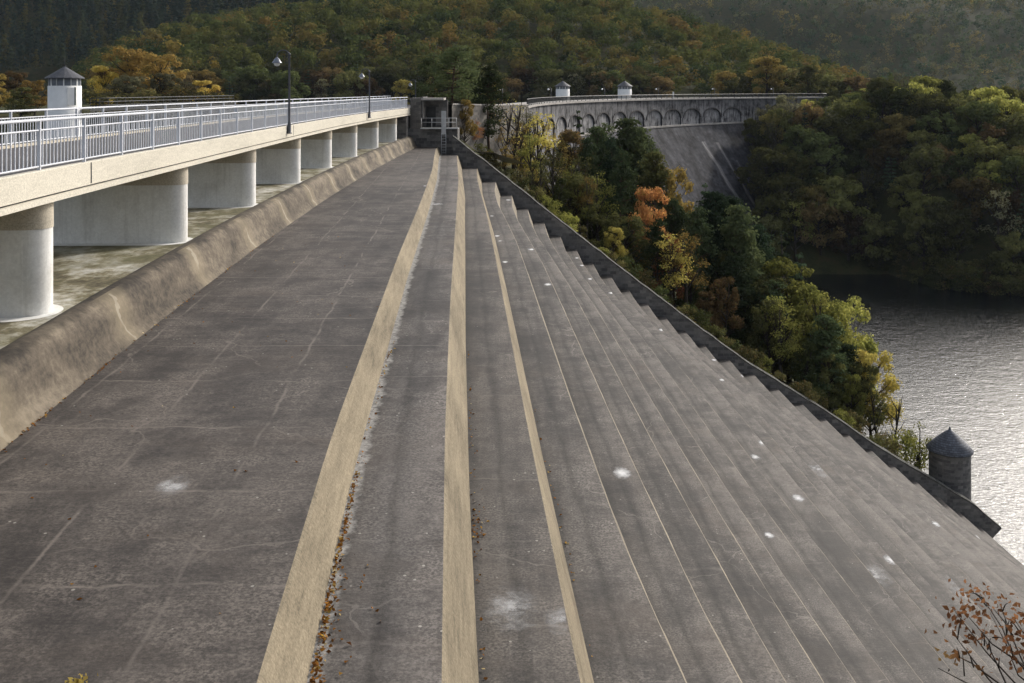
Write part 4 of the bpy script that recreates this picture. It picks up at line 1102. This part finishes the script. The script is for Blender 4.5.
# undergrowth along the wall
for i in range(42):
    x = -4 + 43 * (i + rnd.uniform(0, .8)) / 42; y = wall_y(x) + rnd.uniform(1.9, 7)
    hh = rnd.uniform(1.3, 2.6)
    lk = rnd.choice(['bush', 'bush', 'olive', 'green', 'bush', 'lime'])
    plant(rnd.choice(['bush1', 'bush2']), lk, x, y, ground(x, max(y, 98.6)) - .15, hh, 'low undergrowth bush growing directly behind the dark side wall', 'undergrowth bushes behind the side wall')
# inner trees filling the slope
n = 0
while n < 26:
    y = rnd.uniform(122, 200); px = rnd.uniform(470, 800); x = (px - CX) / F * y
    if math.hypot(x - DC[0], y - DC[1]) > DR - 20 - max(0, -(ground(x, y) + 10)) * .5: 
        n += .2; continue
    if ground(x, y) < -44: n += .1; continue
    z = ground(x, y); lim = interp([(470, 120), (560, 128), (640, 150), (700, 200), (760, 225), (820, 262)], px)
    h = min(13, (HY - lim) / F * y - z)
    if h < 4: n += .2; continue
    kind, lk = rnd.choice([('pine3', 'pine'), ('broad2', 'olive'), ('broad1', 'green'), ('thin2', 'olive'), ('spruce1', 'spruce')])
    plant(kind, lk, x, y, z - .3, h, 'shaded tree in the thick of the slope between wall and dam', 'shaded trees on the slope'); n += 1

n = 0
while n < 34:
    px = 462 + 410 * (n + rnd.uniform(0, 1)) / 35; y = rnd.uniform(103, 124); x = (px - CX) / F * y
    z = ground(x, y); lim = interp([(450, 128), (520, 140), (560, 150), (600, 185), (640, 200), (700, 225), (760, 262), (800, 290), (850, 330), (880, 372)], px) + rnd.uniform(0, 18)
    h = (HY - lim) / F * y - z; n += 1
    if h < 3: continue
    h = min(h, 15)
    kind, lk = rnd.choice([('pine3', 'pine'), ('broad2', 'olive'), ('thin2', 'green'), ('thin2', 'olive'), ('thin1', 'gold'), ('pine2', 'pine'), ('broad3', 'olive'), ('thin1', 'lime')] if px > 570 else [('thin1', 'gold'), ('thin2', 'olive'), ('thin1', 'lime'), ('bare1', 'gold')])
    plant(kind, lk, x, y, z - .3, h, 'shaded tree in the thick of the slope between wall and dam', 'shaded trees on the slope', wide=1.15)

# right bank
RBK = [('far1', 'olive'), ('far2', 'olive'), ('far3', 'green'), ('far1', 'green'), ('far2', 'russet'), ('farthin', 'grey'), ('far3', 'olive'), ('farspruce', 'spruce'), ('far2', 'green'), ('far1', 'bankgreen'), ('far3', 'bankgreen'), ('far2', 'bankgreen'), ('far1', 'bankgreen'), ('farthin', 'lime'), ('far2', 'lime'), ('far3', 'lime'), ('far1', 'bankgold')]
RLAB = {'bankgold': 'dull golden tree on the bank across the lake', 'bankgreen': 'yellowish green broadleaf tree on the bank across the lake', 'lime': 'slim pale yellow green tree on the bank across the lake', 'olive': 'olive green broadleaf tree on the dark bank across the lake', 'green': 'dark green broadleaf tree on the dark bank across the lake', 'russet': 'brownish tree on the dark bank across the lake',
        'grey': 'thin grey green tree on the dark bank across the lake', 'spruce': 'dark spruce on the bank across the lake', 'bush': 'green tree with brown tinge on the bank across the lake', 'pine': 'dark pine on the bank across the lake'}
cnt = 0
yy = 206.0
cells = []
for y in np.arange(206, 345, 6.4):
    for x in np.arange(52, 190, 6.6):
        xx, y2 = x + rnd.uniform(-2.6, 2.6), y + rnd.uniform(-2.6, 2.6)
        px = CX + F * xx / y2
        if px > 1065 or px < 745: continue
        d = math.hypot(xx - DC[0], y2 - DC[1]); z = ground(xx, y2)
        if d > DR - max(2, .7 * (ZB - z) + 2) and not (d > DR + 7 and xx > 84): continue
        if z < HWAT - .15: continue
        if y2 > 320 and px > 900: continue
        cells.append((xx, y2, z))
rnd.shuffle(cells)
print('bank cells', len(cells))
cells.sort(key=lambda c: c[1])
for xx, y2, z in cells[:175]:
    key, lk = rnd.choice(RBK); px = CX + F * xx / y2
    h = rnd.uniform(9.5, 16) * (1.08 if key in ('farspruce', 'farthin') else 1)
    if px < 880:
        h = min(h * 1.15, (HY - interp([(735, 215), (745, 165), (755, 125), (770, 110), (790, 101), (812, 97), (850, 92), (880, 82)], px)) / F * y2 - z)
        if h < 3.5: continue
    plant(key, lk, xx, y2, z - .4, h, RLAB[lk], 'trees on the bank across the lake', wide=rnd.uniform(.85, 1.12))
for a in (('far3', 'lime', 822, 172, 262, 'tall yellow green tree on the dark bank right of the dam', .8), ('far3', 'gold', 841, 202, 262, 'small orange gold tree on the dark bank near the waterline', .6),
          ('far2', 'gold', 1012, 108, 285, 'golden crowned tree at the right edge of the far bank', 1.1), ('far1', 'gold', 985, 118, 276, 'golden green tree near the right edge of the far bank', 1.0),
          ('far2', 'lime', 985, 153, 268, 'yellow green rounded tree on the upper far bank', .9), ('farthin', 'grey', 791, 93, 285, 'pale thin crowned tree covering the right end of the dam', 1.3), ('farthin', 'gold', 806, 100, 287, 'golden brown thin tree at the right end of the dam', 1.2),
          ('far2', 'grey', 768, 103, 288, 'grey green crown hiding the right part of the dam', 1.0), ('far1', 'grey', 782, 94, 294, 'pale crown rising above the dam crest at its right end', .8), ('far3', 'olive', 752, 118, 283, 'olive tree against the right end of the arches', .8),
          ('far1', 'lime', 880, 90, 325, 'pale yellow tree on the ridge above the far bank', .9), ('far2', 'green', 980, 92, 310, 'large rounded dark green tree on the ridge above the far bank', 1.3)):
    tree_px(*a)

for i in range(72):
    x = 64 + 66 * i / 71 + rnd.uniform(-.8, .8); y = interp(SH, x) + (rnd.uniform(-.6, 1.0) if i % 2 else rnd.uniform(2, 7))
    plant(rnd.choice(['bush1', 'bush2']), rnd.choice(['olive', 'green', 'bankgreen', 'bush']), x, y, max(HWAT - .3, ground(x, y) - .3), rnd.uniform(3.0, 6.0), 'leafy bush overhanging the waterline of the bank across the lake', 'bushes along the far waterline', wide=1.2)

# left shore trees behind the bridge
for a in (('broad3', 'clump', 132, 46, 176, 'large golden tree right of the big white tower', 1.25), ('broad1', 'clump', 160, 52, 170, 'golden orange tree topping the clump behind the bridge', 1.15), ('broad2', 'clump', 104, 64, 172, 'golden olive tree just right of the white tower', 1.1),
          ('broad3', 'grey', 128, 74, 164, 'greyish shrubby tree in front of the golden clump', 1.3), ('broad1', 'grey', 165, 72, 166, 'pale thin crowned tree in the golden clump', 1.2), ('thin2', 'grey', 182, 74, 170, 'thin pale tree at the right of the golden clump', 1.4),
          ('broad2', 'clump', 205, 79, 168, 'small golden tree at the right end of the clump', 1.4), ('broad3', 'russet', 12, 70, 185, 'russet tree at the far left edge behind the bridge', 1.2), ('broad1', 'clump', 34, 79, 172, 'golden tree just left of the white tower', 1.2),
          ('broad2', 'gold', -6, 72, 176, 'golden brown tree cut by the left edge of the picture', 1.2), ('broad2', 'olive', 20, 86, 164, 'olive bush like tree low at the far left', 1.6), ('bush1', 'bush', 145, 88, 160, 'low brown bush under the golden clump', 1.8), ('bush2', 'bush', 190, 87, 161, 'low bush at the right foot of the golden clump', 1.8), ('bush2', 'bush', 95, 90, 160, 'low bush between the white tower and the golden clump', 1.6), ('bush1', 'bush', 218, 90, 162, 'last small bush of the clump above the walkway', 1.3)):
    tree_px(*a)

# near row of the wooded hill behind the dam: single trees; the rest of the hill is one wood
HK = [('far1', 'olive'), ('far2', 'green'), ('far3', 'olive'), ('far1', 'russet'), ('far2', 'bush'), ('farthin', 'grey'), ('farspruce', 'spruce'), ('far3', 'gold'), ('far1', 'green'), ('far2', 'olive')]
HLAB = {'olive': 'olive tree in the front row of the wooded hill behind the dam', 'green': 'green tree in the front row of the wooded hill behind the dam', 'russet': 'russet tree in the front row of the wooded hill behind the dam', 'bush': 'green brown tree in the front row of the wooded hill behind the dam',
        'grey': 'thin pale tree in the front row of the wooded hill behind the dam', 'spruce': 'dark spruce in the front row of the wooded hill behind the dam', 'gold': 'golden tree in the front row of the wooded hill behind the dam'}
hill = []
for y in np.arange(318, 640, 8.4):
    for x in np.arange(-280, 300, 8.2):
        xx, y2 = x + rnd.uniform(-3.6, 3.6), y + rnd.uniform(-3.6, 3.6); px = CX + F * xx / y2
        if px < 60 or px > 1000: continue
        z = ground(xx, y2)
        if z < -9 : continue
        if math.hypot(xx - DC[0], y2 - DC[1]) < DR + 10: continue
        if px > 812 and y2 < 345: continue
        hill.append((xx, y2, z, px))
hill.sort(key=lambda q: q[1])
vis = [q for q in hill if -5 < q[3] < 870 and (HY - (q[2] + 12) / q[1] * F) < 95]
front = vis[:95]; fs = set(id(q) for q in front)
for q in front:
    key, lk = rnd.choice(HK)
    plant(key, lk, q[0], q[1], q[2] - .4, rnd.uniform(11, 16), HLAB[lk], 'front trees of the wooded hill', wide=rnd.uniform(1.0, 1.3))

def stuff_wood(name, mat, spots, rng, leaf, dens, nproto=5, conical=False, hmin=11, hmax=17, tints=(0, 1)):
    protos = []
    for i in range(nproto):
        r2 = np.random.default_rng(100 + i); lobes = []
        if conical:
            for w in range(7):
                t = .15 + .8 * w / 7; e = .19 * (1 - t)
                for q in range(3): a = r2.uniform(0, 6.28); lobes.append(((e * math.cos(a) * .6, e * math.sin(a) * .6, t), max(.03, e * .8)))
        else:
            for w in range(9):
                t = r2.uniform(.35, .9); e = .32 * math.sqrt(max(.05, 1 - ((t - .55) / .45) ** 2)); a = r2.uniform(0, 6.28); rr = e * r2.uniform(.45, 1.0)
                lobes.append(((rr * math.cos(a), rr * math.sin(a), t), r2.uniform(.11, .17)))
        protos.append(leaf_cloud(lobes, dens, leaf, r2, outw=3.2, shell=.82, up=.9))
    V, T_ = [], []
    for (x, y, z, *_r) in spots:
        p = protos[rng.integers(nproto)]; h = rng.uniform(hmin, hmax); a = rng.uniform(0, 6.28); wd = rng.uniform(.85, 1.2)
        c, s = math.cos(a), math.sin(a)
        q = np.empty_like(p); q[:, 0] = (p[:, 0] * c - p[:, 1] * s) * h * wd + x; q[:, 1] = (p[:, 0] * s + p[:, 1] * c) * h * wd + y; q[:, 2] = p[:, 2] * h + z - .5
        V.append(q); T_.append(np.full(len(p), rng.uniform(*tints)))
    me = mesh_quads(name, np.concatenate(V), [mat], np.concatenate(T_))
    o = bpy.data.objects.new(name, me); COL.objects.link(o); return o
M['wood1'] = mat_forest('autumn_wood_leaves', [(0, (.045, .066, .026)), (.3, (.090, .108, .034)), (.6, (.13, .136, .040)), (.84, (.175, .150, .046)), (.95, (.20, .135, .045)), (1, (.28, .21, .05))])
M['wood2'] = mat_forest('dark_conifer_wood', [(0, (.024, .040, .032)), (.6, (.040, .062, .042)), (.85, (.072, .082, .036)), (1, (.13, .11, .04))])
M['wood3'] = mat_forest('far_wood_leaves', [(0, (.040, .074, .042)), (.4, (.088, .122, .058)), (.7, (.145, .150, .070)), (.9, (.20, .165, .075)), (1, (.30, .25, .08))])
o = stuff_wood('autumn_wood', M['wood1'], [q for q in hill if id(q) not in fs], nprng, .075, 1500, hmin=9, hmax=18)
tag(o, 'mixed autumn woodland covering the hill behind the dam', 'woodland', kind='stuff')
sp = []
for y in np.arange(600, 1010, 9.0):
    for x in np.arange(-.56 * y, .25 * y, 7.5):
        xx, y2 = x + rnd.uniform(-3, 3), y + rnd.uniform(-3.5, 3.5); z = lhill(xx, y2)
        if xx / y2 > .16: continue
        sp.append((xx, y2, z))
o = stuff_wood('conifer_wood', M['wood2'], sp, nprng, .085, 520, conical=True, hmin=13, hmax=24)
tag(o, 'dark conifer woodland on the shaded hill at the upper left', 'woodland', kind='stuff')
sp = []
for y in np.arange(860, 1400, 15.0):
    for x in np.arange(.02 * y, .58 * y, 11.5):
        xx, y2 = x + rnd.uniform(-4, 4), y + rnd.uniform(-5, 5); sp.append((xx, y2, rhill(xx, y2)))
o = stuff_wood('hazy_wood', M['wood3'], sp, nprng, .10, 520, hmin=11, hmax=22)
tag(o, 'pale hazy woodland on the distant hill at the upper right', 'woodland', kind='stuff')

# ------------------------------------------------------------------ near plants and fallen leaves
rng = np.random.default_rng(77)
def twig_tree():
    root = (4.6, 4.4, -5.3)
    g = thing('oak_sapling', 'leggy sapling with dry brown leaves reaching in at the lower right corner', 'tree', root)
    mb = MB(); leaves, nr = [], []
    tips = [(938, 668, 5.6), (952, 632, 5.5), (954, 610, 5.6), (980, 594, 5.8), (1000, 604, 5.7), (1015, 620, 5.3), (955, 655, 5.2), (985, 640, 5.4), (1010, 655, 5.1), (1035, 610, 5.4), (1040, 640, 5.2), (990, 612, 5.9), (968, 616, 5.5)]
    hub = np.array(at(1062, 5.0, 735))
    mb.tube([root, (np.array(root) + hub) / 2 + np.array((.1, .05, .1)), hub], [.05, .035, .022], 7)
    for i, (px, py, d) in enumerate(tips):
        e = np.array(at(px, d, py)); a = hub + rng.normal(size=3) * .06
        m1 = a * .62 + e * .38 + np.array((rng.normal() * .04, rng.normal() * .05, .02 - .05 * rng.uniform())); m2 = a * .3 + e * .7 + np.array((rng.normal() * .03, rng.normal() * .04, rng.normal() * .03))
        mb.tube([a, m1, m2, e], [.008, .006, .004, .002], 5)
        for q in range(2):                 # side twigs
            t = rng.uniform(.35, .95); b = m1 * (1 - t) + e * t; c = b + np.array((rng.uniform(-.09, .05), rng.uniform(-.1, .1), rng.uniform(-.03, .13)))
            mb.tube([b, (b + c) / 2 + np.array((0, 0, .012)), c], [.004, .003, .0016], 4)
            if px > 945 and rng.uniform() < .7:
                for _ in range(rng.integers(2, 6)): leaves.append(c + rng.normal(size=3) * .022); nr.append(rng.normal(size=3))
        if px > 945:
            for _ in range(rng.integers(12, 26)): leaves.append(e + rng.normal(size=3) * np.array((.055, .05, .028))); nr.append(rng.normal(size=3))
    mb.build('branches', M['bark'], g)
    v = leaf_quads(np.array(leaves), np.array(nr), .037, rng, .62)
    me = mesh_quads('leaves', v - np.array(root), [LEAF['brown']]); o = bpy.data.objects.new('leaves', me); COL.objects.link(o); o.parent = g
twig_tree()
def weed(px, py, d, label, zg=-5.9):
    x, y, z = at(px, d, py); root = (x, y, zg)
    g = thing('weed', label, 'plant', root); mb = MB(); L, Nn = [], []
    for q in range(5):
        e = np.array((x + rng.uniform(-.06, .06), y + rng.uniform(-.05, .05), z - rng.uniform(0, .06)))
        mb.tube([root, (x + rng.uniform(-.02, .02), y, (zg + z) / 2), e], [.008, .006, .003], 5)
        for k in range(9): L.append(e + rng.normal(size=3) * np.array((.035, .03, .03)) - np.array((0, 0, .02))); Nn.append(rng.normal(size=3))
        for k in range(14):
            t = rng.uniform(.2, .95); L.append(np.array((x, y, zg + (z - zg) * t)) + rng.normal(size=3) * .05); Nn.append(rng.normal(size=3))
    mb.build('stem', M['bark'], g)
    v = leaf_quads(np.array(L), np.array(Nn), .05, rng); me = mesh_quads('leaves', v - np.array(root), [LEAF['gold']]); o = bpy.data.objects.new('leaves', me); COL.objects.link(o); o.parent = g
weed(80, 676, 9.0, 'yellow leaved weed tip poking up at the bottom left edge')
# fallen leaves collected along the foot of the risers
L, Nn, S_ = [], [], []
def litter(fx, z, ya, yb, n, spread=.12, skew=2.0):
    for _ in range(n):
        y = ya + (yb - ya) * rng.uniform(); y += rng.normal() * .2
        L.append((fx(y) + .03 + abs(rng.normal()) * spread, y, z + .012 + rng.uniform(0, .03))); Nn.append((rng.normal() * .5, rng.normal() * .5, 1)); 
fx1 = lambda y: X(1, y) + bat(1)
litter(fx1, -h_(2), 10.5, 13.2, 190, .07); litter(fx1, -h_(2), 13.2, 17.0, 170, .05); litter(fx1, -h_(2), 17.5, 26, 60, .07); litter(fx1, -h_(2), 11, 14, 40, .3)
litter(lambda y: X(2, y) + bat(2), -h_(3), 17.2, 18.6, 40, .12); litter(lambda y: X(2, y) + bat(2), -h_(3), 13, 30, 60, .06); litter(lambda y: X(3, y) + bat(3), -h_(4), 15, 30, 40, .05)
litter(lambda y: RB(y) + .1, -h_(1), 14, 22, 90, .05); litter(lambda y: RB(y) + .1, -h_(1), 22, 40, 60, .06)
for _ in range(70):
    y = rng.uniform(10, 40); L.append((rng.uniform(RB(y), X(1, y)), y, -5.89)); Nn.append((.2 * rng.normal(), .2 * rng.normal(), 1))
v = leaf_quads(np.array(L), np.array(Nn), .062, rng, .7)
M['litter'] = mat_forest('fallen_leaf_colours', [(0, (.07, .03, .012)), (.4, (.17, .075, .02)), (.7, (.30, .13, .03)), (.9, (.38, .24, .05)), (1, (.5, .42, .25))])
me = mesh_quads('fallen_leaves', v, [M['litter']], np.repeat(rng.uniform(0, 1, len(L)), 4)); o = bpy.data.objects.new('fallen_leaves', me); COL.objects.link(o)
tag(o, 'scattered brown fallen leaves gathered along the foot of the concrete risers', 'leaf litter', kind='stuff')

# ------------------------------------------------------------------ air
HAZE = 0.000042
if HAZE:
    hb = MB().box((200, 640, 42), (2400, 1900, 222))
    t = NT('pale_air')
    pv = t.n('ShaderNodeVolumePrincipled'); pv.inputs['Density'].default_value = HAZE; pv.inputs['Color'].default_value = (.74, .84, 1.0, 1); pv.inputs['Anisotropy'].default_value = .0
    t.l(pv.outputs[0], t.out.inputs['Volume'])
    o = hb.build('haze', t.m); tag(o, kind='stuff', label='thin pale haze filling the valley air', cat='haze')

# ------------------------------------------------------------------ light and camera
EL, AZ = R(28), R(48)     # azimuth measured from +x towards +y (away from the camera)
tosun = (math.cos(AZ) * math.cos(EL), math.sin(AZ) * math.cos(EL), math.sin(EL))
sd = bpy.data.lights.new('sun', 'SUN'); sd.energy = 2.05; sd.angle = R(3); sd.color = (1.0, .94, .85)
so = bpy.data.objects.new('sun', sd); COL.objects.link(so)
from mathutils import Vector
so.rotation_euler = Vector(tosun).to_track_quat('Z', 'Y').to_euler()
w = bpy.data.worlds.new('World'); scene.world = w; w.use_nodes = True
nt = w.node_tree; nt.nodes.clear()
sky = nt.nodes.new('ShaderNodeTexSky'); sky.sky_type = 'NISHITA'; sky.sun_disc = False
sky.sun_elevation = EL; sky.sun_rotation = R(90) - AZ; sky.air_density = 1.0; sky.dust_density = 4.0; sky.ozone_density = 1.0
bg = nt.nodes.new('ShaderNodeBackground'); bg.inputs['Strength'].default_value = .15
wo = nt.nodes.new('ShaderNodeOutputWorld'); hs = nt.nodes.new('ShaderNodeHueSaturation'); hs.inputs['Saturation'].default_value = .45
nt.links.new(sky.outputs[0], hs.inputs['Color']); nt.links.new(hs.outputs[0], bg.inputs[0]); nt.links.new(bg.outputs[0], wo.inputs[0])
cd = bpy.data.cameras.new('camera'); cam = bpy.data.objects.new('camera', cd); COL.objects.link(cam)
cd.sensor_width = 36; cd.lens = F * 36 / 1024; cd.shift_y = -(341.5 - HY) / 1024; cd.clip_start = .1; cd.clip_end = 6000
cam.location = (0, 0, 0); cam.rotation_euler = (R(90), 0, 0)
scene.camera = cam
vs = scene.view_settings; vs.view_transform = 'Standard'; vs.look = 'None'; vs.gamma = 1; vs.exposure = 0.38; vs.use_curve_mapping = False
